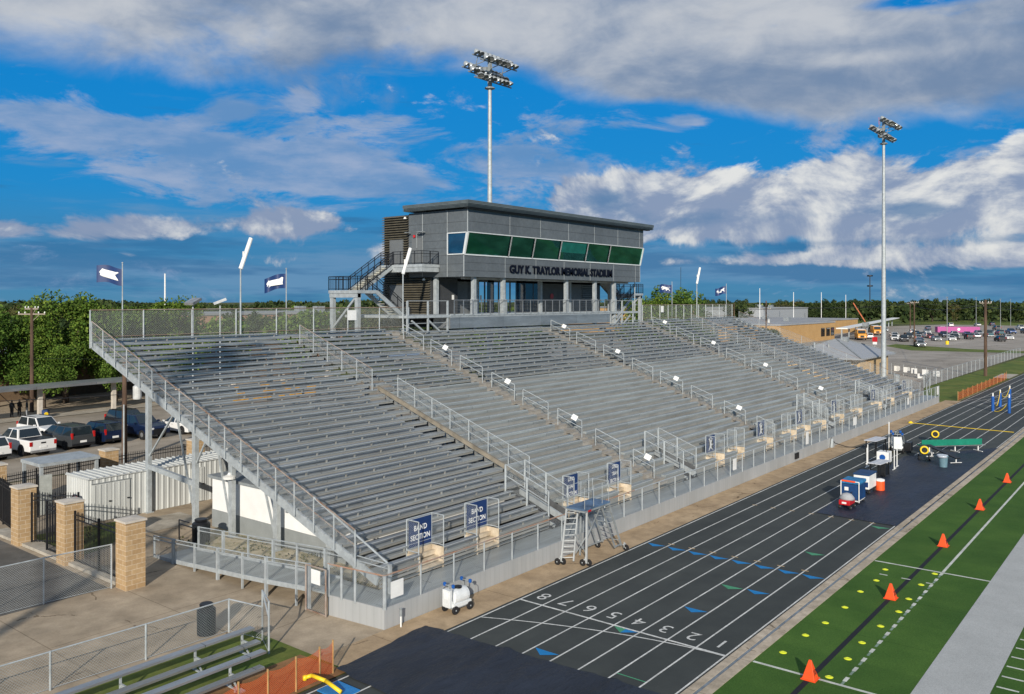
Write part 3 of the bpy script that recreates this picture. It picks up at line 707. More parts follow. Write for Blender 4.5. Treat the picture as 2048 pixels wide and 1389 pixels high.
# rooms behind the balcony
m=MB();yw=38.4
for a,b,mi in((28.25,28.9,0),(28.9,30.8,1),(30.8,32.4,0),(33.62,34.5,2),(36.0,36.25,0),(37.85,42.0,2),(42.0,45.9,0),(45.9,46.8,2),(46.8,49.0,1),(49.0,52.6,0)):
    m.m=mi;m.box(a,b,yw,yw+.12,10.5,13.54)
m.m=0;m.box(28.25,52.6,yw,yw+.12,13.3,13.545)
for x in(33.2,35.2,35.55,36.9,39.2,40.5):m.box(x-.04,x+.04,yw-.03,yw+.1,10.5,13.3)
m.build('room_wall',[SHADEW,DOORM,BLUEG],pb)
m=MB();z=10.6
while z<13.3:m.box(49,51.9,yw-.12,yw-.005,z,z+.05);z+=.2
m.build('louvre',GALVD,pb)
m=MB();m.box(26,52,34.5,34.9,13.38,13.52);m.box(31,33,35.5,35.7,13.4,13.5);m.build('ceiling_beam',SOFFIT,pb)
m=MB();m.lathe((43.6,yw-.03,12.05),[(.0,-.01),(.27,-.01),(.27,.02),(0,.02)],14,'y');m.build('warning_sign',mat('pink_red',(.5,.08,.1)),pb)
for x in(31.6,32.6,27.6):MB().box(x-.12,x+.12,yw-.02 if x>28.3 else 37.2,yw-.002 if x>28.3 else 37.24,11.7,12.1).build('notice_board',WHITE,pb)
m=MB()
for (y,z) in ((39.9,18.55),(37.7,13.35)):m.lathe((24.55,y,z),[(.05,.12),(.13,.0),(.14,-.05),(0.02,-.06)],10)
m.build('wall_lamp',WHITE,pb)
m=MB();m.bar((24.72,38.7,17.2),(24.72,38.7,16.0),.06);m.bar((24.72,38.7,17.2),(24.4,37.9,17.3),.05);m.box(24.2,24.6,37.6,38.2,17.28,17.34);m.box(24.2,24.6,39.3,39.6,17.28,17.34);m.build('lamp_bracket',GALVD,pb)
m=MB();m.lathe((24.68,38.95,17.0),[(.0,-.1),(.1,-.1),(.1,.1),(0,.1)],10);m.build('alarm_light',RED,pb)
# outside stairs, one at each end
STW=mat('stair_pan',(.50,.49,.42),.6,.1,.1)
def guard(m,pts,h=1.07,step=.9):
    for a,b in zip(pts,pts[1:]):
        a=Vector(a);b=Vector(b);n=max(1,round((b-a).length/step))
        for i in range(n+1):
            p=a.lerp(b,i/n);m.bar(p,p+Vector((0,0,h)),.05,.05,up=(1,0,0))
        for t in(h,h*.8,.1):m.bar(a+Vector((0,0,t)),b+Vector((0,0,t)),.045,.045)
        k=int((b-a).length/.16)
        for i in range(1,k):
            p=a.lerp(b,i/k);m.bar(p+Vector((0,0,.1)),p+Vector((0,0,h)),.012,.012,up=(1,0,0))
def stairs(mx):
    m=MB();P=lambda x,y,z:(mx(x),y,z)
    def bx(a,b,y0,y1,z0,z1):m.box(mx(a),mx(b),y0,y1,z0,z1)
    bx(22.7,24.75,36.1,41.4,14.32,14.55);bx(22.74,24.7,36.14,41.3,13.95,14.3);m.build('stair_landing',GALV,pb)
    m=MB();bx(17.2,19.25,37.5,40.9,12.18,12.42);m.build('stair_landing',GALV,pb)
    m=MB();bx(17.3,17.6,37.6,37.95,8.6,12.18);bx(17.3,17.6,40.5,40.85,8.6,12.18);bx(17.25,17.65,37.6,40.85,11.86,12.17)
    m.bar(P(17.45,40.5,9.6),P(17.45,38.0,11.85),.16,.16);m.build('landing_frame',GALV,pb)
    m=MB()
    for y in(37.55,38.8):m.bar(P(19.2,y,12.28),P(23.0,y,9.75),.08,.32,up=(0,0,1))
    for y in(39.5,40.8):m.bar(P(19.2,y,12.3),P(22.75,y,14.42),.08,.32,up=(0,0,1))
    m.m=1
    for i in range(12):
        x=19.3+i*.31;z=12.2-i*.205;bx(x,x+.30,37.6,38.76,z-.04,z)
        z2=12.5+i*.17;bx(x-.02,x+.28,39.54,40.76,z2-.03,z2);bx(x-.02,x,39.54,40.76,z2-.17,z2)
    m.build('stair_flight',[GALV,STW],pb)
    m=MB()
    guard(m,[P(22.72,39.4,14.55),P(22.72,36.12,14.55),P(24.6,36.12,14.55)])
    guard(m,[P(19.2,37.52,12.42),P(17.22,37.52,12.42),P(17.22,40.88,12.42),P(19.2,40.88,12.42),P(22.72,40.88,14.55),P(24.6,41.38,14.55)])
    guard(m,[P(19.2,37.55,12.42),P(22.9,37.55,9.95)]);guard(m,[P(19.2,38.85,12.42),P(22.9,38.85,9.95)]);guard(m,[P(19.2,39.45,12.42),P(22.72,39.45,14.55)])
    m.build('stair_railing',BLACK,pb)
stairs(lambda x:x);stairs(lambda x:77.6-x)
# ------------------------------------------------------------- flags and tube lamps on the back rail
def flag_on(x,y,label,amp=.13,droop=.10,ph=0):
    t=thing('flag_pole',label,'flag',(x,y,9.0),0,'navy flags along the back of the stand')
    m=MB();m.tube((0,0,0),(0,0,4.7),.04,8,.03);m.lathe((0,0,4.7),[(.0,0),(.05,.02),(.05,.06),(0,.09)],8);m.build('pole',GALV,t,world=False)
    d=Vector((-.62,.785,0));n=Vector((-.785,-.62,0))
    def S(u,v,o=0):   # u from pole outward, v up
        w=amp*math.sin(u*7+ph)*u**.6;return d*(u*1.42)+n*(w+o)+Vector((0,0,3.5+v*.95-droop*u*1.4-.06*math.sin(u*6+ph)))
    m=MB();nu=18
    g=[[S(i/nu,j/6) for j in range(7)] for i in range(nu+1)]
    for i in range(nu):
        for j in range(6):m.quad(g[i][j],g[i+1][j],g[i+1][j+1],g[i][j+1])
    f=m.build('flag',NAVY,t,world=False,smooth=True,fix=False)
    for o in(.012,-.012):emblem('horse_emblem',lambda u,v,o=o:S(.90-u*.76,.20+v*.62,o),f,world=False)
flag_on(-2.5,34.6,'navy horse flag near the left end of the back rail, flying almost flat',.05,-.13,1)
flag_on(8.5,34.6,'drooping navy horse flag just left of the outside stairs',.16,.25,2.2)
flag_on(62.1,34.7,'navy horse flag in front of the round tree right of the press box',.10,.02,.4)
flag_on(76.8,34.7,'navy horse flag at the right end of the stand back rail',.12,.22,3)
for x,lab in((4.85,'tilted white tube lamp on a grey post between the two left flags'),(18.5,'tilted white tube lamp on a grey post in front of the louvred tower'),(53.0,'tilted white tube lamp on a post beside the right end of the press box'),(67.6,'tilted white tube lamp on a post between the two right flags')):
    t=thing('tube_lamp',lab,'lamp post',(x,34.3 if x!=18.5 else 33.95,9.2),0,'tube lamps on the back of the stand')
    m=MB();m.tube((0,0,0),(0,0,4.5),.055,8,.045);m.tube((0,0,4.5),(.25,0,5.2),.03,6);m.build('pole',GALV,t,world=False)
    m=MB();m.tube((.0,0,4.4),(.72,-.05,6.35),.13,10);m.box(.2,.36,-.1,.1,5.2,5.5);m.build('lamp_tube',WHITE,t,world=False)
# ================================================================== things on the track and field
MKO=mat('orange_marker',(.86,.085,.012),.5,0,.05)
for i in range(5):
    x=-.02+i*9.04
    t=thing('yard_marker','orange wedge yard marker '+['with a black ten, nearest the front of the turf','standing among the yellow discs','on the navy stripe just past the discs','fourth along the navy stripe','farthest along the navy stripe'][i],'yard marker',(x,-2.78,.034),0,'orange yard markers on the navy stripe')
    m=MB();s=.20
    m.add([(-s,-s,0),(s,-s,0),(s,s,0),(-s,s,0),(-.02,-.04,.58),(.02,-.04,.58),(.02,.04,.58),(-.02,.04,.58)],[(3,2,1,0),(4,5,6,7),(0,1,5,4),(1,2,6,5),(2,3,7,6),(3,0,4,7)])
    m.box(-.23,.23,-.23,.23,0,.03);m.build('marker_body',MKO,t,world=False,bevel=.012)
    txt=['10','20','30','40','50'][i]
    a=math.atan2(.62,s-.02)
    up=Vector((.24,0,.62)).normalized()   # slanted -x face, text reads from -x
    up=Vector((0,.16,.58)).normalized()
    text_obj('marker_number',txt,.22,frame((0,-s*.66-.010,.22),(1,0,0),up),BLACK,t,bold=.006)
for o in list(bpy.data.objects):
    if o.name.startswith('marker_number'):
        p=o.parent;o.data.transform(Matrix.Translation(Vector(p['_off'])))   # lettering is already local
D=[(1.37,-1.40),(3.28,-1.47),(4.86,-1.63),(6.89,-1.69),(9.07,-1.62),(10.88,-1.73),(12.63,-1.62),(.45,-3.20),(2.19,-3.23),(3.83,-3.20),(5.76,-3.28),(7.67,-3.41),(9.36,-3.35),(11.45,-3.32),(13.32,-3.43)]
d0=None
for i,(x,y) in enumerate(D):
    if d0 is None:
        d0=MB().lathe((0,0,0),[(.12,0),(.125,.006),(.08,.026),(.055,.028),(.05,.022)],20).build('field_disc',YDISC,world=False);c=d0
    else:c=d0.copy();COL.objects.link(c)
    c.location=(x,y,.034);tag(c,'flat yellow training disc lying in the two rows on the green turf','training disc','yellow discs on the turf')
# tarps
NT=None
def tarp_mat(name,c):
    m,nt,N,L=nodes(name);co=coords(N,'World');n1=noise(N,L,co,.45,6,.65,(.5,1.5,1));n2=noise(N,L,co,6,4,.6)
    col=ramp(N,L,n1,[(.35,tuple(x*.7 for x in c)),(.65,tuple(x*1.3 for x in c))])
    return finish(m,N,L,col,.55,0,n1,.8,.4,.35)
def tarp(name,label,outline,m,amp=.03,cuts=40,z=.03):
    bm=bmesh.new();f=bm.faces.new([bm.verts.new((x,y,z)) for x,y in outline])
    bmesh.ops.subdivide_edges(bm,edges=bm.edges,cuts=cuts,use_grid_fill=True)
    for v in bm.verts:
        q=mnoise.noise(Vector((v.co.x*.5+3,v.co.y*1.3,0)))*.6+mnoise.noise(Vector((v.co.x*1.7,v.co.y*2.6,5)))*.4
        v.co.z+=max(0,q)*amp*2;
        if abs(q)<.5:v.co.x+=mnoise.noise(Vector((v.co.y*.8,v.co.x*.3,7)))*.06;v.co.y+=mnoise.noise(Vector((v.co.x*.6,v.co.y*.2,9)))*.06
    me=bpy.data.meshes.new(name);bm.to_mesh(me);bm.free();me.materials.append(m)
    me.polygons.foreach_set('use_smooth',[True]*len(me.polygons))
    o=bpy.data.objects.new(name,me);COL.objects.link(o);return tag(o,label,'tarp')
T1=tarp_mat('navy_tarp',(.016,.021,.033));T2=tarp_mat('navy_mat',(.011,.018,.036))
tarp('tarp','big wrinkled black tarp lying over all lanes in the near foreground',[(-8.62,9.15),(-4.3,9.5),(-3.70,-.30),(-9.4,-.30)],T1,.08,60)
tarp('tarp','navy ground mat under the carts and benches farther up the track',[(20.75,4.10),(20.45,-.45),(50.9,-.45),(41.7,4.8)],T2,.012)
MB().box(-9.95,-9.15,7.45,8.45,.02,.06).build('blue_mat',BLUEM);tag(bpy.data.objects['blue_mat'],'small flat blue mat at the bottom edge of the track','mat')
m=MB();pts=[Vector(p) for p in((-10.0,8.96,.30),(-9.86,8.80,.36),(-9.75,8.3,.30),(-9.75,7.6,.16))];m.path(pts,.06,10);m.lathe(pts[0],[(.0,-.08),(.075,-.07),(.085,0),(.075,.07),(0,.08)],10)
tag(m.build('yellow_pipe',YELLOW,smooth=True),'bent yellow padded pipe at the bottom edge beside the blue mat','pipe')
# wheels
def wheel(parent,x,y,z,r,w=.06,axis='y',rim=GALV,world=False):
    t=MB().lathe((x,y,z),[(r*.55,-w),(r*.9,-w),(r,-w*.5),(r,w*.5),(r*.9,w),(r*.55,w)],18,axis).build('wheel',RUBBER,parent,world=world,smooth=False)
    MB().lathe((x,y,z),[(r*.15,-w*1.02),(r*.56,-w*.85),(r*.56,w*.85),(r*.15,w*1.02)],14,axis).build('rim',rim,t,world=world);return t
# white sprayer / drinks cart by the wall
CARTW=mat('white_plastic',(.66,.68,.68),.4,0,.08)
def drinks_cart(label,x,y,rz,sc=1):
    t=thing('hydration_cart',label,'drinks cart',(x,y,0),rz)
    m=MB();m.lathe((0,0,.62),[(.05,-.46),(.24,-.45),(.31,-.40),(.33,-.2),(.33,.25),(.31,.40),(.22,.46),(.03,.47)],20,'x');m.box(-.5,.5,-.3,.3,.25,.42)
    m.build('tank',CARTW,t,world=False,smooth=False,bevel=.02)
    m=MB();m.box(-.66,-.44,-.22,.22,.28,.98);m.build('control_box',CARTW,t,world=False,bevel=.02)
    m=MB();m.box(-.665,-.66,-.12,.12,.62,.9);m.build('label_plate',WHITE,t,world=False)
    m=MB();m.lathe((0,.0,.96),[(.17,-.03),(.17,.03),(.05,.05)],14);m.build('lid',BLACK,t,world=False)
    for a in(-.5,.46):
        m=MB();m.tube((a,0,.9),(a,0,1.18),.02);m.tube((a,-.25,1.12),(a,.25,1.12),.022)
        for yy in(-.25,.25):m.path([(a,yy,1.12),(a-.12*(1 if a<0 else -1),yy*1.3,1.0),(a-.14*(1 if a<0 else -1),yy*1.35,.6)],.014,5)
        m.build('hose_rack',GALVD,t,world=False)
    m=MB()
    for a in(-.5,.46):
        for yy in(-.25,.25):m.lathe((a,yy,1.12),[(.05,-.05),(.07,0),(.07,.08),(.03,.1)],8)
    m.build('nozzle',BLUE,t,world=False)
    for a in(-.42,.40):
        for yy in(-.30,.30):wheel(t,a,yy,.17,.17,.05)
    m=MB();m.bar((-.5,0,.22),(.5,0,.22),.5,.05);m.build('axle_frame',GALVD,t,world=False)
    if sc!=1:t.scale=(sc,)*3
    return t
drinks_cart('white wheeled water tank cart with blue nozzles standing by the grey wall',-2.36,9.66,R(-4),.92)
drinks_cart('white round water tank cart beside the far white table on the track',43.4,5.7,R(20),1.3)
t=thing('hose_bib','thin white standpipe with a grey tap at the foot of the front wall','standpipe',(-4.87,10.12,0))
m=MB();m.tube((0,0,0),(0,0,.4),.03);m.build('pipe',WHITE,t,world=False);m=MB();m.tube((0,0,.4),(0,0,.62),.055);m.lathe((0,0,.62),[(.05,0),(.07,.05),(0,.08)],8);m.build('tap',GALVD,t,world=False)
# rolling director's tower
t=thing('viewing_tower','wheeled white and grey ladder tower with a blue deck against the front wall','tower',(6.2,9.55,0))
deck=MB();deck.box(4.92,7.0,8.78,9.74,2.44,2.51);dk=deck.build('deck',BLUE,t)
dk.data.materials[0]=mat('blue_deck',(.10,.17,.28),.55,.1,.25,1.5)
m=MB();m.box(4.90,7.02,8.76,9.76,2.36,2.435);m.build('deck_frame',GALVD,t)
LD=mat('pale_ladder',(.52,.54,.54),.4,.2,.06)
m=MB()
for x in(4.62,5.02):m.bar((x-.05,9.78 if x<5 else 9.4,.14),(x+.3,9.74 if x<5 else 9.4,2.40),.06,.06,up=(1,0,0))
for i in range(9):
    z=.30+i*.24;m.tube((4.58+z*.15,9.77,z),(4.98+z*.15,9.4,z),.018)
m.bar((5.05,8.78,.14),(5.12,8.80,2.36),.07,.07,up=(1,0,0));m.build('ladder',LD,t)
m=MB()
m.bar((6.0,9.75,.1),(6.0,9.7,2.36),.07,.07,up=(1,0,0));m.bar((5.0,9.3,.5),(5.15,8.78,1.4),.035);m.bar((5.0,9.4,1.4),(5.1,8.78,.5),.035)
for y in(8.85,9.85):
    m.bar((7.0,y,2.40),(8.05,y-.02,.25),.07,.07);m.bar((6.4,y,2.36),(7.55,y,.25),.06,.06);m.bar((6.3,y,2.36),(5.2,y,1.2),.04)
for i in range(7):
    f=i/7.5+.08;m.tube((7.0+1.05*f,8.85,2.40-2.15*f),(7.0+1.05*f,9.85,2.40-2.15*f),.018)
m.bar((7.55,8.85,.3),(8.05,8.85,.3),.05);m.bar((7.55,9.85,.3),(8.05,9.85,.3),.05);m.bar((6.0,9.9,.3),(7.5,9.85,.3),.045)
m.build('rear_frame',GALVD,t)
m=MB()
rp=[(4.98,8.82),(4.98,9.70),(5.7,8.82),(6.4,8.82),(6.95,8.82),(6.95,9.70),(6.0,9.70)]
for x,y in rp:m.tube((x,y,2.51),(x,y,3.45),.015,6)
for a,b in(((4.98,9.70),(6.95,9.70)),((5.7,8.82),(6.95,8.82)),((6.95,8.82),(6.95,9.70))):
    for z in(3.43,):m.tube((*a,z),(*b,z),.013,6)
m.build('deck_railing',GALV,t)
for x,y in((4.45,9.9),(4.62,9.72),(5.02,8.95),(5.16,8.72),(7.75,9.92),(8.15,8.62)):wheel(t,x,y,.15,.15,.045,'x',world=True)
m=MB();
for x,y in((4.55,9.8),(5.08,8.85),(7.75,9.88),(8.12,8.7)):m.bar((x-.1,y,.30),(x+.12,y,.30),.05);m.bar((x,y,.15),(x,y,.4),.04)
m.build('caster_fork',LD,t)
MB().box(5.15,5.4,8.745,8.755,2.36,2.44).build('red_tag',RED,t)
# carts on the navy mat
t=thing('wagon','small red pull wagon with a grey bundle on the front of the navy mat','wagon',(22.95,3.15,0))
m=MB();m.box(-.5,.5,-.3,.3,.25,.52);m.build('wagon_tub',RED,t,world=False,bevel=.04)
m=MB();m.lathe((0,0,.5),[(.42,0),(.4,.12),(.25,.3),(.05,.36)],12);m.build('bundle',CLOTH,t,world=False,smooth=True)
m=MB();m.tube((.5,0,.35),(.95,0,.75),.02);m.build('handle',BLACK,t,world=False)
for x in(-.36,.36):
    for y in(-.3,.3):wheel(t,x,y,.13,.13,.04,rim=WHITE)
MB().box(-.508,-.502,-.12,.12,.33,.43).build('label_plate',WHITE,t,world=False)
t=thing('utility_cart','blue box cart with a white hoop frame and orange strap behind the red wagon','cart',(24.5,3.3,0))
m=MB();m.box(-.45,.75,-.5,.5,.25,1.12);m.build('cart_body',mat('blue_cart_cloth',(.008,.05,.16),.6,0,.15),t,world=False,bevel=.03)
m=MB();m.box(-.5,.8,-.55,.55,1.14,1.34);m.build('folded_cover',mat('light_blue_cloth',(.03,.20,.42),.7,0,.2,5),t,world=False,bevel=.08)
m=MB()
for y in(-.5,.5):m.tube((-.52,y,.15),(-.52,y,1.3),.028)
m.tube((-.52,-.5,1.3),(-.52,.5,1.3),.028);m.bar((-.5,0,.2),(.8,0,.2),.9,.05);m.build('hoop_frame',WHITE,t,world=False)
m=MB();m.bar((-.53,-.3,1.30),(-.53,.45,1.32),.07,.08);m.build('strap',ORANGE,t,world=False)
for x in(-.35,.65):
    for y in(-.42,.42):wheel(t,x,y,.11,.11,.035)
MB().box(-.466,-.452,.1,.32,.75,.95).build('label_plate',WHITE,t,world=False)
t=thing('insulated_chest','white chest cart with a blue lid behind the blue box cart','chest cart',(27.75,3.55,0))
m=MB();m.box(-.75,.75,-.45,.45,.32,1.12);m.build('chest_body',WHITE,t,world=False,bevel=.03);m=MB();m.box(-.78,.78,-.48,.48,1.13,1.22);m.build('lid',mat('dark_blue_lid',(.01,.05,.14)),t,world=False,bevel=.02)
MB().box(-.768,-.752,-.4,.2,.45,.75).build('label_plate',NAVY,t,world=False)
for x in(-.55,.55):
    for y in(-.4,.4):wheel(t,x,y,.15,.15,.05)
t=thing('drink_jug','orange drinks jug with a white lid beside the white chest cart','jug',(28.75,2.95,0))
MB().lathe((0,0,0),[(.24,0),(.27,.05),(.27,.55),(.25,.6)],18).build('jug_body',ORANGE,t,world=False);MB().lathe((0,0,.6),[(.27,0),(.27,.09),(.1,.14)],18).build('lid',WHITE,t,world=False)
def table(label,x,y,rz,L_=1.9,W_=.8,h=.95):
    t=thing('folding_table',label,'table',(x,y,0),rz,'white tables on the track')
    MB().box(-L_/2,L_/2,-W_/2,-.02,h-.05,h).box(-L_/2,L_/2,.02,W_/2,h-.05,h).build('tabletop',mat('table_white',(.55,.57,.62),.5,0,.08),t,world=False,bevel=.012)
    for sx in(-1,1):
        for sy in(-1,1):MB().bar((sx*(L_/2-.15),sy*(W_/2-.1),0),(sx*(L_/2-.2),sy*(W_/2-.1),h-.05),.07,.07,up=(0,1,0)).build('leg',BLACK,t,world=False)
    return t
t=table('white table over black speaker cases near the white chest cart',33.3,4.2,R(-5))
t=table('white table behind the pale hurdles, farthest from the camera',42.6,7.0,R(-5),2.4,.9,1.0)
for x,y,lab in((33.3,4.0,'black loudspeaker case standing under the nearer white table'),(44.0,5.0,'black case on wheels below the far water tank')):
    t=thing('speaker_case',lab,'case',(x,y,.0));MB().box(-.35,.35,-.25,.25,.1,.78).build('case_body',BLACK,t,world=False,bevel=.03)
    MB().lathe((-.36,0,.45),[(0,-.01),(.2,-.01),(.2,.0),(0,.0)],16,'x').build('grille',DARK,t,world=False)
    for yy in(-.2,.2):wheel(t,-.2,yy,.07,.07,.03)
t=thing('cooler','white square cooler with a blue badge between the pale hurdles','cooler',(37.0,4.9,0));MB().box(-.45,.45,-.4,.4,.3,1.05).build('cooler_body',WHITE,t,world=False,bevel=.05);MB().lathe((-.455,0,.68),[(0,-.01),(.2,-.01),(.2,0),(0,0)],16,'x').build('badge',BLUE,t,world=False)
m=MB();[m.bar((sx*.38,sy*.33,0),(sx*.38,sy*.33,.3),.05,.05,up=(1,0,0)) for sx in(-1,1) for sy in(-1,1)];m.build('leg_frame',BLACK,t,world=False)
m=MB();m.path([(-.2,-.2,1.05),(-.2,-.2,1.5),(.2,.1,1.5),(.2,.1,1.05)],.03);m.build('tap_rack',DARK,t,world=False)
def hurdle(label,x,y,rz):
    t=thing('hurdle_frame',label,'stand',(x,y,0),rz,'pale steel stands on the track')
    m=MB();m.bar((0,0,.03),(0,0,1.35),.05,.05,up=(1,0,0));m.build('upright',WHITE,t,world=False);m=MB();m.bar((0,-.4,.03),(0,.4,.03),.06,.05);m.build('foot',WHITE,t,world=False)
    return t
for lab,x,y in(('pale steel stand left of the white cooler, nearer one',35.88,5.74),('pale steel stand left of the white cooler, farther one',37.34,6.1),('pale steel stand right of the white cooler, nearer one',36.1,4.0),('pale steel stand right of the white cooler, farther one',37.2,4.1)):hurdle(lab,x,y,R(90))
t=thing('brush','white pole standing upright in a flat yellow base beside the far tank','pole stand',(43.2,6.2,0));MB().lathe((0,0,0),[(.3,0),(.3,.06),(.08,.1)],16).build('base',YELLOW,t,world=False);MB().tube((0,0,.1),(0,0,2.3),.035).build('pole',WHITE,t,world=False)
# green covered benches and the tilted one
GC=mat('green_vinyl',(.01,.20,.13),.45,0,.12,1.5,.2)
t=thing('bench','long bench with a draped green vinyl cover and white feet on the navy mat','bench',(46.2,2.4,0),R(-43))
m=MB();m.prism([(-.32,.55),(.30,.55),(.30,.62),(-.25,.66),(-.28,1.02),(-.34,1.02)],'x',-2.75,2.3);m.build('cover',GC,t,world=False,bevel=.015)
m=MB();m.box(-2.75,2.65,-.25,.25,.48,.53);m.build('seat',ALU,t,world=False)
for x in(-1.9,.25,2.2):MB().bar((x,0,.04),(x,0,.5),.07,.07,up=(1,0,0)).bar((x,-.5,.04),(x,.5,.04),.07,.06).build('leg',WHITE,t,world=False)
t=thing('bench','low dark bench on a white foot leaning toward the grey trash can','bench',(42.0,2.0,0),R(-131))
MB().add([(-1.9,-.2,.85),(1.3,-.2,.42),(1.3,.2,.42),(-1.9,.2,.85),(-1.9,-.2,.78),(1.3,-.2,.35),(1.3,.2,.35),(-1.9,.2,.78)],[(0,1,2,3),(7,6,5,4),(0,4,5,1),(1,5,6,2),(2,6,7,3),(3,7,4,0)]).build('seat',BLACK,t,world=False)
for x,z in((1.1,.4),(-1.5,.75)):MB().bar((x,0,.04),(x,0,z),.06,.06,up=(1,0,0)).bar((x,-.45,.04),(x,.45,.04),.06,.05).build('leg',WHITE,t,world=False)
def blower(label,x,y,rz):
    t=thing('drum_fan',label,'fan',(x,y,0),rz,'yellow rimmed misting fans')
    MB().lathe((0,0,.75),[(.24,-.45),(.32,-.4),(.32,.3),(.26,.4)],20,'x').build('drum',DARK,t,world=False)
    MB().lathe((-.5,0,.78),[(.20,-.06),(.27,-.10),(.31,0),(.27,.10),(.20,.06),(.18,0),(.20,-.06)],22,'x',False).build('fan_rim',YELLOW,t,world=False,smooth=True)
    MB().lathe((-.52,0,.78),[(.02,-.02),(.21,-.02),(.21,.0),(.02,.0)],18,'x').build('fan_grille',DARK,t,world=False)
    MB().box(.0,.5,-.33,.33,.45,.75).build('battery_box',mat('teal_band',(.02,.16,.25)),t,world=False,bevel=.03)
    MB().bar((-.5,-.3,.3),(.6,-.3,.3),.06).bar((-.5,.3,.3),(.6,.3,.3),.06).bar((.5,-.3,.3),(.8,-.2,.95),.04).build('chassis',BLACK,t,world=False)
    for a in(-.4,.45):
        for b in(-.34,.34):wheel(t,a,b,.16,.16,.05)
blower('yellow rimmed drum fan in front of the green covered bench',41.4,3.3,R(15));blower('yellow rimmed drum fan behind the green covered bench',49.9,4.4,R(15))
t=thing('trash_can','blue grey trash can with a clear bag over its rim on the navy mat','trash can',(39.1,1.55,.03))
MB().lathe((0,0,0),[(.25,0),(.30,.72),(.33,.74),(.33,.80)],20).build('bin',mat('grey_bin',(.13,.23,.28),.5),t,world=False)
MB().lathe((-.03,.05,.80),[(.34,-.14),(.36,-.02),(.34,.05),(.28,.02),(.2,-.1)],16).build('bin_bag',mat('clear_bag',(.5,.55,.62),.25),t,world=False,smooth=True)
# rope barrier and boundary tape at the far end
for x,y,h,lab in((75.35,4.27,1.9,'blue padded post with the rope end, nearest the stands'),(79.8,4.28,1.9,'blue padded post behind the nearest one'),(74.5,2.65,1.95,'blue padded post on the field side, nearer one'),(84.2,4.0,2.0,'farthest blue padded post on the track')):
    t=thing('barrier_post',lab,'barrier post',(x,y,0),0,'blue padded posts on the track')
    MB().lathe((0,0,0),[(.14,0),(.15,.04),(.15,h*.8),(.12,h*.82)],14).build('pad',BLUE,t,world=False);MB().tube((0,0,h*.8),(0,0,h),.07).build('post_top',WHITE,t,world=False)
def sag(a,b,s,n=12):
    a=Vector(a);b=Vector(b);return [a.lerp(b,i/n)-Vector((0,0,s*4*(i/n)*(1-i/n))) for i in range(n+1)]
m=MB();m.path(sag((75.35,4.27,1.7),(79.8,4.28,1.8),1.4),.03);m.path(sag((79.8,4.28,1.8),(84.2,4,1.8),.9),.03);m.path(sag((75.35,4.27,.1),(74.5,2.65,1.3),.5),.03)
tag(m.build('rope',YELLOW),'yellow rope slung between the blue padded posts','rope')
m=MB();m.path([(60.6,8.75,.04),(60.0,.2,.04)],.022);m.lathe((60.6,8.8,0),[(.2,0),(.2,.08),(.1,.18),(0,.2)],12)
tag(m.build('rope_line',YELLOW),'straight yellow rope laid across the track with a knob at the wall side','rope')
m=MB();m.path([Vector(p) for p in((42.5,10.33,.75),(42.6,10.1,.35),(42.9,9.3,.1),(43.5,8.7,.03),(46,8.2,.03),(47.5,7.6,.03))],.03)
tag(m.build('power_cable',BLACK,smooth=True),'black cable running from the wall across the apron to the track','cable')
t=thing('cable_cover','pale grey cable riser leaning on the front wall','cable riser',(42.5,10.25,0));MB().prism([(-.25,0),(.25,0),(.06,.7),(-.06,.7)],'y',-.08,.08).build('riser_cover',GALV,t,world=False)
# ================================================================== left side: gate, shed, cars
def block_mat(name,c1,c2,mortar,bw=.42,bh=.2,ms=.008,swap=False):
    m,nt,N,L=nodes(name);co=coords(N,'World');sx=N.new('ShaderNodeSeparateXYZ');L.new(co,sx.inputs[0])
    s=math_(N,L,'ADD',sx.outputs[0],sx.outputs[1]);cb=N.new('ShaderNodeCombineXYZ');L.new(s,cb.inputs[0]);L.new(sx.outputs[2],cb.inputs[1])
    b=N.new('ShaderNodeTexBrick');L.new(cb.outputs[0],b.inputs['Vector']);b.inputs['Scale'].default_value=1;b.inputs['Brick Width'].default_value=bw;b.inputs['Row Height'].default_value=bh;b.inputs['Mortar Size'].default_value=ms
    b.inputs['Color1'].default_value=(*c1,1);b.inputs['Color2'].default_value=(*c2,1);b.inputs['Mortar'].default_value=(*mortar,1)
    n=noise(N,L,co,6,4,.6);n2=noise(N,L,co,.4,3,.6)
    col=mixrgb(N,L,b.outputs[0],ramp(N,L,n,[(.3,(.85,.85,.85)),(.7,(1.1,1.1,1.1))]),.8,'MULTIPLY')
    col=mixrgb(N,L,col,ramp(N,L,n2,[(.3,(.9,.88,.85)),(.7,(1.05,1.05,1.05))]),.8,'MULTIPLY')
    inv=math_(N,L,'SUBTRACT',1.0,b.outputs['Fac'])
    return finish(m,N,L,col,.85,0,inv,.35,.3,.01)
BLOCK=block_mat('split_face_block',(.44,.305,.165),(.375,.25,.13),(.58,.48,.36))
BRICK=block_mat('buff_brick',(.37,.24,.115),(.31,.195,.09),(.36,.28,.18),.25,.09,.008)
BRICK_SHADE=block_mat('shaded_buff_brick',(.16,.105,.06),(.13,.085,.05),(.17,.13,.09),.25,.09,.008)  # buff brick darkened: tree shade is mixed into its colour
CAP=mat('cast_stone',(.55,.50,.43),.8,0,.1)
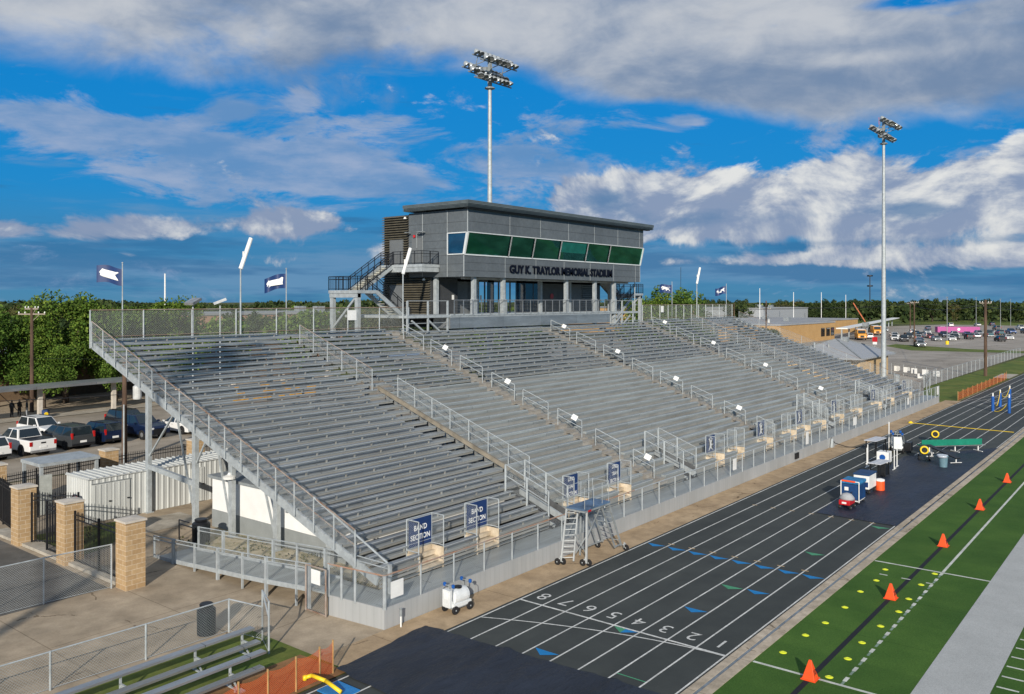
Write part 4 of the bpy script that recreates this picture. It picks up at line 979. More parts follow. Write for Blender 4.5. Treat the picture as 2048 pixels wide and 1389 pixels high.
def pillar(label,x,y,h,w=.82):
    t=thing('gate_pillar',label,'pillar',(x,y,0),0,'tan block gate pillars')
    MB().box(-w/2,w/2,-w/2,w/2,0,h-.13).build('pillar_shaft',BLOCK,t,world=False)
    c=w/2+.05;MB().add([(-c,-c,h-.13),(c,-c,h-.13),(c,c,h-.13),(-c,c,h-.13),(-c,-c,h-.05),(c,-c,h-.05),(c,c,h-.05),(-c,c,h-.05),(0,0,h)],[(3,2,1,0),(0,1,5,4),(1,2,6,5),(2,3,7,6),(3,0,4,7),(4,5,8),(5,6,8),(6,7,8),(7,4,8)]).build('pillar_cap',CAP,t,world=False)
pillar('nearest tan block gate pillar beside the end of the chain link fence',-8.68,21.85,2.83)
pillar('tan block gate pillar second from the camera, red post behind it',-8.72,27.1,2.83)
pillar('tan block gate pillar third from the camera, left of the open gate leaf',-8.72,31.9,2.83)
pillar('tan block gate pillar cut by the left edge of the photo',-7.35,38.9,2.83)
pillar('tan block pillar beside the wooden utility pole behind the white shed',-.45,40.3,2.55)
pillar('tan block pillar seen under the sloping edge of the stand',5.0,39.6,2.55)
def iron(name,label,a,b,h=2.3,cat='iron fence',grp=None,post=2.4,z0=.08):
    t=thing(name,label,cat,(a[0],a[1],0),0,grp);A=Vector((*a,0));B=Vector((*b,0));d=(B-A);Ln=d.length;d.normalize()
    m=MB();n=int(Ln/.12)
    for i in range(n+1):
        p=A+d*(Ln*i/n);m.bar(p+Vector((0,0,z0)),p+Vector((0,0,h)),.022,.022,up=(1,0,0));m.add([p+Vector((-.016,0,h)),p+Vector((.016,0,h)),p+Vector((0,.016,h)),p+Vector((0,0,h+.08))],[(0,1,3),(1,2,3),(2,0,3)])
    for z in(h-.12,h-.32,z0+.12):m.bar(A+Vector((0,0,z)),B+Vector((0,0,z)),.045,.04)
    m.build('pickets',BLACK,t)
    n=max(1,round(Ln/post))
    for i in range(n+1):
        p=A+d*(Ln*i/n);MB().bar(p,p+Vector((0,0,h+.06)),.075,.075,up=(1,0,0)).build('fence_post',BLACK,t)
    return t
iron('iron_gate','black iron fence panel between the nearest two gate pillars',(-8.68,22.3),(-8.7,26.7),2.3,'iron gate')
iron('iron_gate','black iron fence panel between the second and third gate pillars',(-8.7,27.5),(-8.72,29.4),2.35,'iron gate')
g=iron('iron_gate','open black iron gate leaf with a heavy frame between pillars',(-8.6,31.3),(-7.2,29.6),2.45,'iron gate')
iron('iron_fence','black iron fence panel at the left edge of the photo between pillars',(-8.5,32.3),(-7.6,38.5),2.3)
iron('iron_fence','black iron fence left of the block pillar behind the shed',(-6.9,39.3),(-.9,40.6),2.0)
iron('iron_fence','black iron fence right of the block pillar behind the shed',(0,40.6),(12,40.8),2.0)
# storage shed
def rib_mat(name,c,per=.3):
    m,nt,N,L=nodes(name);co=coords(N,'World');sx=N.new('ShaderNodeSeparateXYZ');L.new(co,sx.inputs[0])
    n1=noise(N,L,co,1.4,5,.6,(2,2,.3));col=ramp(N,L,n1,[(.3,tuple(x*.82 for x in c)),(.7,c)])
    return finish(m,N,L,col,.45,.1,spec=.4)
SHW=rib_mat('white_ribbed_metal',(.56,.575,.56))
sh=thing('storage_shed','long white ribbed metal storage shed with padlocked doors under the stand','shed',(0,34.2,0))
m=MB();x0,x1,y0,y1=-5.15,5.6,33.0,35.4
m.box(x0,x1,y0,y1,0,2.28)
x=x0+.1
while x<x1:
    m.prism([(x,y0),(x+.04,y0-.035),(x+.11,y0-.035),(x+.15,y0)],'z',.02,2.25);x+=.33
y=y0+.06
while y<y1-.1:
    m.prism([(x0,y),(x0-.03,y+.03),(x0-.03,y+.09),(x0,y+.12)],'z',.02,2.25);y+=.2
m.build('shed_wall',SHW,sh)
m=MB();m.box(x0-.06,x1+.05,y0-.08,y1+.08,2.285,2.33);x=x0
while x<x1:m.box(x,x+.05,y0-.08,y1+.08,2.33,2.39);x+=.36
m.build('roof',SHW,sh)
m=MB()
for a,b in((-4.95,-3.95),(-3.93,-2.95),(0.6,1.5)):
    f=MB();f.box(a,b,y0-.075,y0-.04,.05,2.0)
    xx=a+.08
    while xx<b-.1:f.box(xx,xx+.06,y0-.1,y0-.075,.08,1.97);xx+=.3
    dd=f.build('door',SHW,sh)
    MB().box(b-.16,b-.04,y0-.14,y0-.1,1.0,1.06).build('hasp',DARK,dd)
m=MB();m.box(-5.0,-2.9,y0-.07,y0-.05,2.02,2.06);m.build('door_track',GALVD,sh)
# entry canopy and door panel
t=thing('entry_canopy','flat grey metal canopy on posts over the entry by the iron fence','canopy',(-3.4,39.8,0))
MB().box(-5.2,-1.8,38.6,41.1,2.28,2.46).build('canopy_roof',GALV,t)
for x,y in((-5.05,38.75),(-5.05,41.0),(-1.95,38.75),(-1.95,41.0)):MB().bar((x,y,0),(x,y,2.28),.16,.16,up=(1,0,0)).build('post',GALV,t)
t=thing('panel_door','pale grey steel door panel standing left of the white shed','door',(-5.8,36.5,0));MB().box(-.35,.35,-.04,.04,.1,2.22).build('door_leaf',mat('pale_grey_paint',(.42,.44,.41),.5),t,world=False,bevel=.01)
m=MB();m.lathe((.22,-.07,1.1),[(.05,-.03),(.05,.03)],10,'y');m.box(-.38,-.34,-.06,.06,0,2.3);m.build('door_hardware',DARK,t,world=False)
t=thing('extinguisher','red cylinder and red post standing behind the second gate pillar','fire equipment',(-7.6,29.4,0))
MB().lathe((0,0,0),[(.1,0),(.11,.05),(.11,1.0),(.05,1.15)],12).build('red_post',RED,t,world=False,smooth=True);MB().lathe((.25,-.1,0),[(.14,0),(.16,.1),(.16,.6),(.06,.75)],12).build('red_cylinder',ORANGE,t,world=False,smooth=True)
t=thing('red_hand_truck','red hand truck with a grey tarp against the shed end','hand truck',(-5.6,33.5,0));m=MB();m.tube((0,-.2,0),(0,-.2,1.5),.025);m.tube((0,.2,0),(0,.2,1.5),.025);[m.tube((0,-.2,z),(0,.2,z),.02) for z in(.4,.9,1.5)];m.build('frame',RED,t,world=False);MB().lathe((.1,.0,.2),[(.4,0),(.38,.8),(.15,1.2)],10).build('tarp_bundle',CLOTH,t,world=False,smooth=True)
# concession building under the stand
t=thing('concession_building','low white building with a grey lower band under the stand','building',(3,20,0))
CONW=mat('white_stucco',(.80,.80,.78),.8,0,.05,.6);CONG=mat('grey_stucco',(.26,.28,.28),.8,0,.08,.7)
MB().box(-1.33,12,16.4,27.6,.9,2.52).build('wall',CONW,t);MB().box(-1.345,12.01,16.38,27.62,0,.895).build('lower_band',CONG,t)
MB().box(-1.5,12.2,16.2,27.8,2.525,2.66).build('roof',GALVD,t)
t=thing('wall_fan','white round dish lamp on the stand column above the concession wall','lamp',(-2.05,25.0,2.9));MB().lathe((0,0,0),[(.05,.3),(.1,.2),(.32,.12),(.30,0),(.1,-.02)],16).build('shade',WHITE,t,world=False)
def trash(label,x,y,h=.9,r=.3):
    t=thing('trash_can',label,'trash can',(x,y,0),0)
    m=MB();n=28
    for i in range(n):
        a=2*math.pi*i/n;m.bar((r*math.cos(a),r*math.sin(a),.04),(r*1.03*math.cos(a),r*1.03*math.sin(a),h),.045,.015,up=(math.cos(a),math.sin(a),0))
    m.lathe((0,0,0),[(r*.94,.03),(r*.97,h-.02)],20);m.build('bin',mat('dark_slatted_steel',(.022,.030,.038),.5,.2),t,world=False)
    MB().lathe((0,0,h),[(r*1.05,-.03),(r*1.06,.03),(r*.75,.12),(r*.5,.14),(r*.5,.05)],20).build('lid',BLACK,t,world=False);
    MB().lathe((0,0,h),[(r*.75,.16),(r*.78,.22),(r*.7,.24)],20).build('rain_cap',BLACK,t,world=False)
    return t
trash('dark slatted trash can behind the chain link fence in the foreground',-9.56,14.95,.86)
trash('dark slatted trash can beside the access ramp rail and column',-3.45,25.2,.95,.4)
m=MB();m.path([(-4.0,26.2,0),(-4.0,26.2,.9),(-4.0,24.9,.9),(-4.0,24.9,.0)],.03);m.path([(-3.6,26.9,0),(-3.6,26.9,.9),(-3.6,26.0,.9)],.03)
tag(m.build('hand_rail',BLACK),'short black handrail beside the dark trash can at the ramp','handrail')
# chain link fences in the foreground
def cfence(label,pts,h=1.16,grp=None,top=GALV):
    t=thing('chain_fence',label,'chain link fence',(*pts[0],0),0,grp)
    [MB().tube((*p,0),(*p,h+.02),.035).build('fence_post',top,t) for p in pts]
    m=MB()
    for a,b in zip(pts,pts[1:]):m.tube((*a,h),(*b,h),.024);m.tube((*a,.06),(*b,.06),.008,4)
    m.build('top_rail',top,t)
    m=MB()
    for a,b in zip(pts,pts[1:]):m.quad((*a,.04),(*b,.04),(*b,h-.02),(*a,h-.02))
    m.build('mesh_panel',CHAIN,t);return t
cfence('chain link fence along the front bleacher lawn, in the foreground',[(-26.6,15.4),(-23.65,15.2),(-20.7,15.0),(-17.8,14.9),(-14.85,14.76),(-11.95,14.6),(-8.94,14.53),(-8.66,12.97)])
cfence('tall chain link fence at the left edge running to the nearest pillar',[(-24.4,22.9),(-19.35,22.75),(-14.25,22.6),(-11.76,22.52),(-9.26,22.27)],1.78)
t=cfence('short chain link return panel with a tall post in the foreground',[(-8.66,12.97),(-9.19,11.87)],1.72)
MB().tube((-8.66,12.97,1.72),(-9.19,11.87,1.2),.03).build('brace_rail',GALV,t)
# front low bleacher
t=thing('low_bleacher','low open aluminium bleacher of two seat rows on the grass in the foreground','bleacher',(-14,11.5,0))
for (xa,xb,y,z) in((-22,-9.3,12.62,.75),(-22,-9.4,12.15,.45),(-22,-10.2,10.72,.75),(-22,-10.5,10.38,.45)):
    f=MB();f.box(xa,xb,y-.14,y+.14,z-.02,z);f.box(xa,xb,y-.14,y-.12,z-.07,z-.02);f.box(xa,xb,y+.12,y+.14,z-.07,z-.02);f.build('seat' if z>.6 else 'footboard',ALU,t)
for x in(-21,-18.6,-16.2,-13.8,-11.4,-9.7):
    for y in(12.62,10.72):
        if x>-10.1 and y<11:continue
        m=MB();m.bar((x,y,0),(x,y,.7),.07,.05,up=(1,0,0));m.bar((x,y-.5,.02),(x,y+.3,.02),.06,.05);m.bar((x,y-.42,.42),(x,y,.42),.05,.05);m.bar((x,y-.4,.05),(x,y-.02,.4),.04,.04);m.box(x-.12,x+.12,y-.62,y-.38,0,.06);m.build('leg',GALV,t)
# orange mesh fence
WST=mat('wooden_stake',(.50,.30,.12),.8,0,.2)
def mesh_fence(label,pts,h=.95):
    t=thing('mesh_fence',label,'mesh fence',(*pts[0],0),0,'orange plastic mesh fences')
    [MB().bar((*p,0),(*p,h+.06),.05,.03,up=(1,0,0)).build('stake',WST,t) for p in pts]
    m=MB();n=8
    for a,b in zip(pts,pts[1:]):
        for i in range(n):
            f0,f1=i/n,(i+1)/n;g=lambda f:(a[0]+(b[0]-a[0])*f,a[1]+(b[1]-a[1])*f);s=lambda f:h-.10*math.sin(math.pi*f)*1.0
            m.quad((*g(f0),.04),(*g(f1),.04),(*g(f1),s(f1)),(*g(f0),s(f0)))
    m.build('netting',ONET,t);return t
mesh_fence('sagging orange plastic mesh fence at the tarp corner in the foreground',[(-8.85,9.05),(-9.45,8.95),(-10.35,8.93),(-11.4,8.85),(-12.4,8.8),(-13.6,8.75)],1.0)
# utility poles
def pole(label,x,y,h,arms=(),tr=None,r=.16,grp='wooden utility poles'):
    t=thing('utility_pole',label,'utility pole',(x,y,0),0,grp);MB().tube((0,0,0),(0,0,h),r,10,r*.7).build('pole',WOODP,t,world=False)
    for z,ang,L_ in arms:
        d=Vector((math.cos(ang),math.sin(ang),0))*L_/2;m=MB();m.bar(Vector((0,0,z))-d,Vector((0,0,z))+d,.12,.14);
        m.bar(Vector((0,0,z-.8)),Vector((0,0,z))+d*.6,.04);m.build('crossarm',mat('crossarm_wood',(.30,.25,.20),.9),t,world=False)
        m=MB()
        for f in(-.95,-.5,.5,.95):m.lathe(Vector((0,0,z+.07))+d*f,[(.03,0),(.07,.08),(.05,.16),(.02,.2)],8)
        m.build('insulator',WHITE,t,world=False)
    if tr:MB().lathe(tr,[(.05,-.55),(.28,-.52),(.3,-.45),(.3,.4),(.2,.48),(.05,.55)],14).build('transformer',mat('transformer_grey',(.55,.56,.55),.4),t,world=False)
    return t
pole('brown utility pole with a white transformer beside the end of the stand',4.54,48.08,7.9,(),(.85,-.2,5.0),.2)
MB().tube((4.3,47.7,0),(4.3,47.7,4.2),.06).build('conduit',GALV);tag(bpy.data.objects['conduit'],'grey conduit pipe on the front of the wooden utility pole','conduit')
pole('wooden utility pole with a pale crossarm in front of the left trees',12.35,82.5,10.9,((10.2,R(-51),2.8),(10.75,R(-51),1.4)),None,.2)
# walkway canopy, school wall and the people in its shade
t=thing('walkway_canopy','long flat metal walkway canopy on concrete posts beyond the street','canopy',(11,79,0))
d=Vector((.996,.090,0));n=Vector((-.09,.996,0));o=Vector((10.95,77.6,0))
m=MB();m.bar(o-d*50+Vector((0,0,3.1)),o+d*60+Vector((0,0,3.1)),3.4,.24);m.build('canopy_roof',ALU,t)
for i in range(-6,8):
    p=o+d*(i*7.78)-n*.3;MB().bar(p,p+Vector((0,0,2.96)),.38,.38,up=(1,0,0)).build('post',CAP,t)
t=thing('waste_bin','small navy bin with a yellow sun disc at a canopy post','bin',(11.35,76.9,0));MB().lathe((0,0,0),[(.36,0),(.38,.75),(.3,.8)],4).build('bin_body',NAVY,t,world=False);MB().lathe((-.1,-.36,.4),[(0,-.02),(.2,-.02),(.2,0),(0,0)],14,'y').build('sun_disc',YELLOW,t,world=False)
t=thing('school_wing','long tan brick school wing coloured dark for tree shade behind the walkway canopy','school building',(10,94,0))
MB().prism([(-60,88),(60,98.8),(60,112),(-60,101)],'z',0,5.2).build('wall',BRICK_SHADE,t);MB().prism([(-60.5,87.6),(60.5,98.4),(60.5,112.5),(-60.5,101.5)],'z',5.21,5.5).build('roof',GALVD,t)
for i in range(-5,5):
    p=Vector((i*11+4,88+(i*11+64)*.09,0));MB().bar(p+Vector((0,-.06,2.2)),p+Vector((4,.30,2.2)),.1,2.0).build('window',CARGLASS,t)
def person(label,x,y,rz,top,bottom,skin=(.30,.19,.13),s=1.0,arm=0,hair=(.02,.015,.012)):
    t=thing('person',label,'person',(x,y,0),rz)
    V=[(0,0,.95),(0,0,1.2),(0,0,1.42),(0,0,1.52),(.01,0,1.64),(.02,0,1.74),(0,.10,.9),(.02,.11,.5),(-.02,.12,.09),(.1,.13,.04),(0,-.10,.9),(-.02,-.11,.5),(-.06,-.12,.09),(.06,-.13,.04),(0,.2,1.38),(.02,.26,1.1),(.12,.26,.88),(0,-.2,1.38),(.02,-.26,1.1),(.14,-.22,.95)]
    Ed=[(0,1),(1,2),(2,3),(3,4),(4,5),(0,6),(6,7),(7,8),(8,9),(0,10),(10,11),(11,12),(12,13),(2,14),(14,15),(15,16),(2,17),(17,18),(18,19)]
    rad=[.15,.14,.15,.06,.1,.085,.1,.075,.055,.05,.1,.075,.055,.05,.07,.05,.04,.07,.05,.04]
    me=bpy.data.meshes.new('person_body');me.from_pydata([(a*s,b*s,c*s) for a,b,c in V],Ed,[]);ob=bpy.data.objects.new('person_body',me);COL.objects.link(ob)
    md=ob.modifiers.new('skin','SKIN');
    for i,r_ in enumerate(rad):me.skin_vertices[0].data[i].radius=(r_*s,r_*s*(1.25 if i in(0,1,2) else 1))
    me.skin_vertices[0].data[0].use_root=True
    ob.modifiers.new('sub','SUBSURF').levels=1
    dg=bpy.context.evaluated_depsgraph_get();me2=bpy.data.meshes.new_from_object(ob.evaluated_get(dg));bpy.data.objects.remove(ob)
    ms=[mat('skin',skin),mat('shirt',top),mat('trousers',bottom),mat('hair',hair)]
    me2.materials.clear();[me2.materials.append(q) for q in ms]
    for p in me2.polygons:
        z=p.center.z/s;ax=abs(p.center.y/s)
        p.material_index=3 if z>1.70 or (z>1.6 and p.center.x<-.02) else 0 if z>1.5 or (ax>.2 and z<1.05 and z>.8) else 1 if z>.92 else 2 if z>.09 else 3
        p.use_smooth=True
    o=bpy.data.objects.new('body',me2);COL.objects.link(o);o.parent=t;return t
person('person in black standing leftmost of the group under the canopy',9.3,79.6,R(30),(.012,.012,.015),(.015,.015,.018))
person('person in black with a bag, middle of the group under the canopy',10.0,79.6,R(-60),(.012,.012,.014),(.012,.012,.014),s=1.02)
person('person in a dark shirt and pale trousers, rightmost of the group',10.5,79.1,R(150),(.03,.05,.06),(.30,.32,.34),s=.98)
def wires(name,label,a,b,s,r=.02):
    o=MB().path(sag(a,b,s,16),r,4).build(name,DARK);return tag(o,label,'wire')
wires('overhead_wire','low sagging wire from the transformer pole toward the left edge',(4.5,48,4.9),(-40,95,9.5),2.2)
wires('overhead_wire','second sagging wire crossing in front of the shaded school wing',(12.3,82.5,5.6),(80,70,7),1.5)
wires('guy_wire','thin guy wire slanting down from the left edge to the street',(9.5,76.3,0),(4,79.5,7),0,.03)
# ---------------------------------------------------------------- vehicles
PAINT={}
def paint(n,c,metal=.2):
    if n not in PAINT:
        m,nt,N,L=nodes('car_'+n);PAINT[n]=finish(m,N,L,(*c,1),.30,metal,spec=.4,coat=.3)
    return PAINT[n]
WP=paint('white',(.70,.70,.69),0)
LAMP=mat('headlamp',(.6,.62,.65),.15);TAIL=mat('tail_lamp',(.42,.012,.012),.25);HUB=mat('hub',(.42,.43,.44),.35,.6)
def car(kind,label,cat,P):
    """local: +x forward, ground z=0"""
    t=thing(cat.replace(' ','_'),label,cat)
    S=dict(sedan=(4.8,1.82,1.45,.62),suv=(4.6,1.86,1.72,.80),pickup=(5.8,2.0,1.92,.95),van=(5.1,1.98,1.78,.82))[kind];L_,W_,H,B=S
    h=L_/2
    lo={'sedan':[(-h,.32),(-h+.04,.85),(-h+.25,.98),(.95,.95),(h-.35,.80),(h-.04,.62),(h,.35),(h-.1,.22),(-h+.1,.22)],
        'suv':[(-h,.36),(-h+.03,1.05),(.85,1.08),(h-.3,.96),(h-.03,.78),(h,.4),(h-.1,.28),(-h+.1,.28)],
        'pickup':[(-h,.5),(-h+.02,1.22),(-1.0,1.24),(1.25,1.24),(h-.2,1.12),(h-.02,.95),(h,.5),(h-.1,.38),(-h+.1,.38)],
        'van':[(-h,.36),(-h+.03,1.1),(1.3,1.12),(h-.3,.92),(h-.03,.7),(h,.38),(h-.1,.28),(-h+.1,.28)]}[kind]
    up={'sedan':(-1.95,-1.05,.35,1.15,.93),'suv':(-2.22,-1.9,.30,1.05,1.04),'pickup':(-1.05,-.75,.55,1.35,1.22),'van':(-2.45,-2.25,.5,1.6,1.08)}[kind]
    m=MB();m.prism(lo,'y',-W_/2,W_/2);m.build('body',P,t,world=False,bevel=.06)
    xr0,xr1,xf1,xf0,zb=up;wb,wt=W_/2-.05,W_/2-.22
    c=[(xr0,wb,zb),(xr0,-wb,zb),(xf0,-wb,zb),(xf0,wb,zb),(xr1,wt,H),(xr1,-wt,H),(xf1,-wt,H),(xf1,wt,H)]
    MB().add(c,[(0,1,5,4),(1,2,6,5),(2,3,7,6),(3,0,4,7),(4,5,6,7),(3,2,1,0)]).build('cabin',P,t,world=False,bevel=.05)
    V=[Vector(p) for p in c]
    def win(name,a,b,c_,d,inset=.08,o=.012):
        a,b,c_,d=[Vector(q) for q in(a,b,c_,d)];ce=(a+b+c_+d)/4;n=(b-a).cross(d-a).normalized();
        if n.dot(ce-Vector((0,0,1)))<0:n=-n
        q=[p+(ce-p)*inset*1.3+n*o for p in(a,b,c_,d)];MB().poly(q).build(name,CARGLASS,t,world=False)
    win('windshield',V[3],V[2],V[6],V[7]);win('rear_window',V[0],V[1],V[5],V[4],.12)
    for i0,i1,j1,j0 in((0,3,7,4),(1,2,6,5)):
        a,b,cc,d=V[i0],V[i1],V[j1],V[j0];k=2 if kind!='van' else 3
        for s in range(k):
            f0,f1=s/k,(s+1)/k;win('side_window',a.lerp(b,f0),a.lerp(b,f1),d.lerp(cc,f1),d.lerp(cc,f0),.09)
    wx=(h-.95,-h+.95) if kind!='pickup' else (h-1.0,-h+1.25);wr=.34 if kind!='pickup' else .41
    for x in wx:
        for s in(-1,1):
            wh=MB().lathe((x,s*(W_/2-.10),wr),[(wr*.6,-.12),(wr*.95,-.12),(wr,-.06),(wr,.09),(wr*.92,.13),(wr*.6,.135)],16,'y').build('wheel',RUBBER,t,world=False)
            MB().lathe((x,s*(W_/2-.095),wr),[(wr*.1,-.13),(wr*.6,-.11),(wr*.6,.11),(wr*.1,.13)],12,'y').build('rim',HUB,wh,world=False)
            MB().lathe((x,s*(W_/2-.14),wr+.02),[(wr*1.0,-.13),(wr*1.16,-.13),(wr*1.16,.145),(wr*1.0,.145)],16,'y').build('wheel_arch',BLACK,t,world=False)
    zl=lo[1][1];hl=zl*.72
    for s in(-1,1):
        MB().box(h-.14,h-.005,s*(W_/2-.08),s*(W_/2-.48),hl-.02,hl+.14).build('headlight',LAMP,t,world=False,bevel=.02)
        if kind in('suv','van'):MB().box(-h-.005,-h+.14,s*(W_/2-.02),s*(W_/2-.17),zl*.80,zl*1.22).build('tail_light',TAIL,t,world=False,bevel=.02)
        else:MB().box(-h-.012,-h+.1,s*(W_/2-.0),s*(W_/2-.2),zl*.66,zl*.93).build('tail_light',TAIL,t,world=False,bevel=.02)
        MB().box(xf0-.32,xf0-.16,s*(W_/2+.02),s*(W_/2+.2),zb+.02,zb+.18).build('mirror',P,t,world=False,bevel=.02)
        MB().box(-.2,-.02,s*(W_/2+.008),s*(W_/2-.01),zb-.16,zb-.12).build('handle',HUB,t,world=False)
    MB().box(-h-.02,-h+.02,-.26,.26,.5*zl,.5*zl+.16).build('licence_plate',WHITE,t,world=False)
    MB().box(-h-.07,-h+.08,-W_/2+.06,W_/2-.06,.32,.50).build('rear_bumper',HUB if kind=='pickup' else BLACK,t,world=False,bevel=.03)
    MB().box(h-.06,h+.03,-.6,.6,.42,hl+.02).build('grille',BLACK,t,world=False,bevel=.02)
    if kind=='pickup':
        MB().box(-h+.1,-1.12,-W_/2+.1,W_/2-.1,zl+.022,zl+.035).build('bed_cover',BLACK,t,world=False)
        MB().box(-h-.01,-h+.01,-.18,.18,.95,1.05).build('tailgate_handle',BLACK,t,world=False)
    if kind in('suv','van'):
        for s in(-1,1):MB().bar((-1.6,s*(wt-.08),H+.04),(.2,s*(wt-.08),H+.04),.04,.05).build('roof_rail',BLACK,t,world=False)
    return t
def put(t,x,y,rz,label=None,first=False):
    if not first:return dup(t,(x,y,0),rz,label)
    t.location=(x,y,0);t.rotation_euler=(0,0,rz)
    if label:t['label']=label
    return t
SED=car('sedan','','car',WP);SUV=car('suv','','car',WP);PIC=car('pickup','','pickup truck',WP);VAN=car('van','','minivan',WP)
N0=R(95)
def veh(src,x,y,rz,label,P=None,grp='cars parked by the street',fresh={}):
    if id(src) not in fresh:
        fresh[id(src)]=1;o=put(src,x,y,rz,label,True)
    else:o=put(src,x,y,rz,label)
    o['group']=grp
    if P is not None and P!=WP:recolor(o,WP,P)
    return o
DKB=paint('dark_blue',(.008,.018,.055));DGR=paint('dark_grey',(.05,.055,.06));BLK=paint('black',(.010,.011,.014));SIL=paint('silver',(.34,.36,.37));REDP=paint('red',(.22,.01,.015));BLU=paint('blue',(.015,.06,.20));TEAL=paint('teal',(.02,.07,.09));BRN=paint('brown',(.12,.09,.07))
veh(PIC,1.75,58.2,R(96),'white pickup truck with a black bed cover, tail toward the iron fence')
veh(SUV,-1.25,57.6,R(96),'white car cut by the left edge of the photo beside the pickup')
veh(VAN,5.0,58.4,R(96),'dark grey minivan parked between the white pickup and the dark blue car',DGR)
veh(SUV,7.75,58.5,R(96),'dark blue car with tall red tail lights left of the wooden pole',DKB)
veh(PIC,11.2,58.6,R(-84),'dark blue pickup facing the camera right of the wooden pole',DKB)
veh(SED,14.8,58.2,R(96),'white saloon with red tail lights under the edge of the stand')
veh(SUV,5.9,64.8,R(-84),'white off-roader facing the camera behind the minivan')
veh(SUV,12.8,63.4,R(-84),'black car parked behind the dark blue pickup',BLK)
# ================================================================== right side and far things
t=thing('round_house','tan block concession house with a grey hipped metal roof beyond the end of the stand','building',(108,30,0))
MB().box(101,115.6,25.2,35.8,0,3.2).build('wall',block_mat('tan_block',(.52,.37,.20),(.48,.34,.18),(.52,.4,.26),.6,.3,.006),t)
RM=mat('grey_standing_seam',(.40,.41,.42),.45,.3,.06,stretch=(1,.2,1))
MB().add([(99.5,24.5,3.3),(117.4,24.5,3.3),(117.4,36.5,3.3),(99.5,36.5,3.3),(107,30.4,5.7),(109.8,30.4,5.7),(109.8,30.6,5.7),(107,30.6,5.7),(99.5,24.5,3.1),(117.4,24.5,3.1),(117.4,36.5,3.1),(99.5,36.5,3.1)],[(0,1,5,4),(1,2,6,5),(2,3,7,6),(3,0,4,7),(4,5,6,7),(8,9,1,0),(9,10,2,1),(10,11,3,2),(11,8,0,3),(8,11,10,9)]).build('roof',RM,t)
m=MB()
for a,b in(((99.5,24.5,3.33),(107,30.4,5.73)),((117.4,24.5,3.33),(109.8,30.4,5.73)),((99.5,36.5,3.33),(107,30.6,5.73))):m.bar(a,b,.25,.06)
m.build('roof_hip',GALVD,t)
m=MB();m.box(108.3,109.2,29.2,30.2,5.2,6.0);[m.tube((x,y,4.0),(x,y,5.2),.15) for x,y in((103.6,30.5),(103.2,32.5),(104.5,33))];m.build('roof_vent',GALVD,t)
MB().box(110.8,112,25.15,25.19,0,2.1).build('door',DOORM,t);MB().box(100.95,100.99,29,31,.9,2.0).build('window',DOORM,t)
# school blocks
GOLD=block_mat('golden_brick',(.50,.31,.125),(.45,.27,.11),(.44,.30,.16),.3,.1,.006)
FLATR=mat('flat_roof',(.33,.34,.35),.8,0,.12,.1)
def block(name,label,x0,x1,y0,y1,h,m=GOLD,rz=0,par=.35,wins=()):
    t=thing(name,label,'school building',(x0,y0,0),rz)
    MB().box(0,x1-x0,0,y1-y0,0,h).build('wall',m,t,world=False)
    MB().box(-.2,x1-x0+.2,-.2,y1-y0+.2,h+.004,h+par).build('roof',FLATR,t,world=False)
    for a,b,z0,z1 in wins:
        f=MB().box(a,b,-.10,-.01,z0,z1).build('window',DARK,t,world=False);MB().box(a+.12,b-.12,-.12,-.105,z0+.1,z1-.1).build('pane',CARGLASS,f,world=False)
    m=MB();random.seed(int(x0))
    for i in range(4):
        a,b=random.uniform(2,x1-x0-4),random.uniform(2,y1-y0-4);m.box(a,a+2,b,b+1.6,h+par+.005,h+par+1.1)
    m.build('roof_unit',GALVD,t,world=False);return t
block('school_block','golden brick school wing with dark windows at its right end, behind the stand',190,233,71,120,5.0,wins=[(31,34,1.2,3.6),(35.5,38.5,1.2,3.6),(39.5,42.3,1.2,3.6)])
block('school_block','low golden brick school wing behind the covered bus walkway',234,300,84,130,4.6,wins=[(4,8,1.2,3.2),(12,16,1.2,3.2),(22,26,1.2,3.2)])
block('school_block','taller golden brick hall on the skyline behind the stand corner',232,275,135,170,8.8)
block('school_block','grey roofed gymnasium with two workers on its roof',300,350,120,160,8.2,mat('grey_gym_panel',(.36,.38,.40),.6))
block('school_block','small buff house at the right edge of the photo',352,372,20,30,5.2,BRICK)
t=thing('bus_canopy','long white flat canopy over the bus lane in front of the school','canopy',(240,70,0))
m=MB();m.bar((232,68.6,3.25),(400,96.2,3.25),3.2,.3);m.build('canopy_roof',WHITE,t)
[MB().bar((232+i*15,68.6+i*2.46,0),(232+i*15,68.6+i*2.46,3.05),.35,.35,up=(1,0,0)).build('post',GALV,t) for i in range(11)]
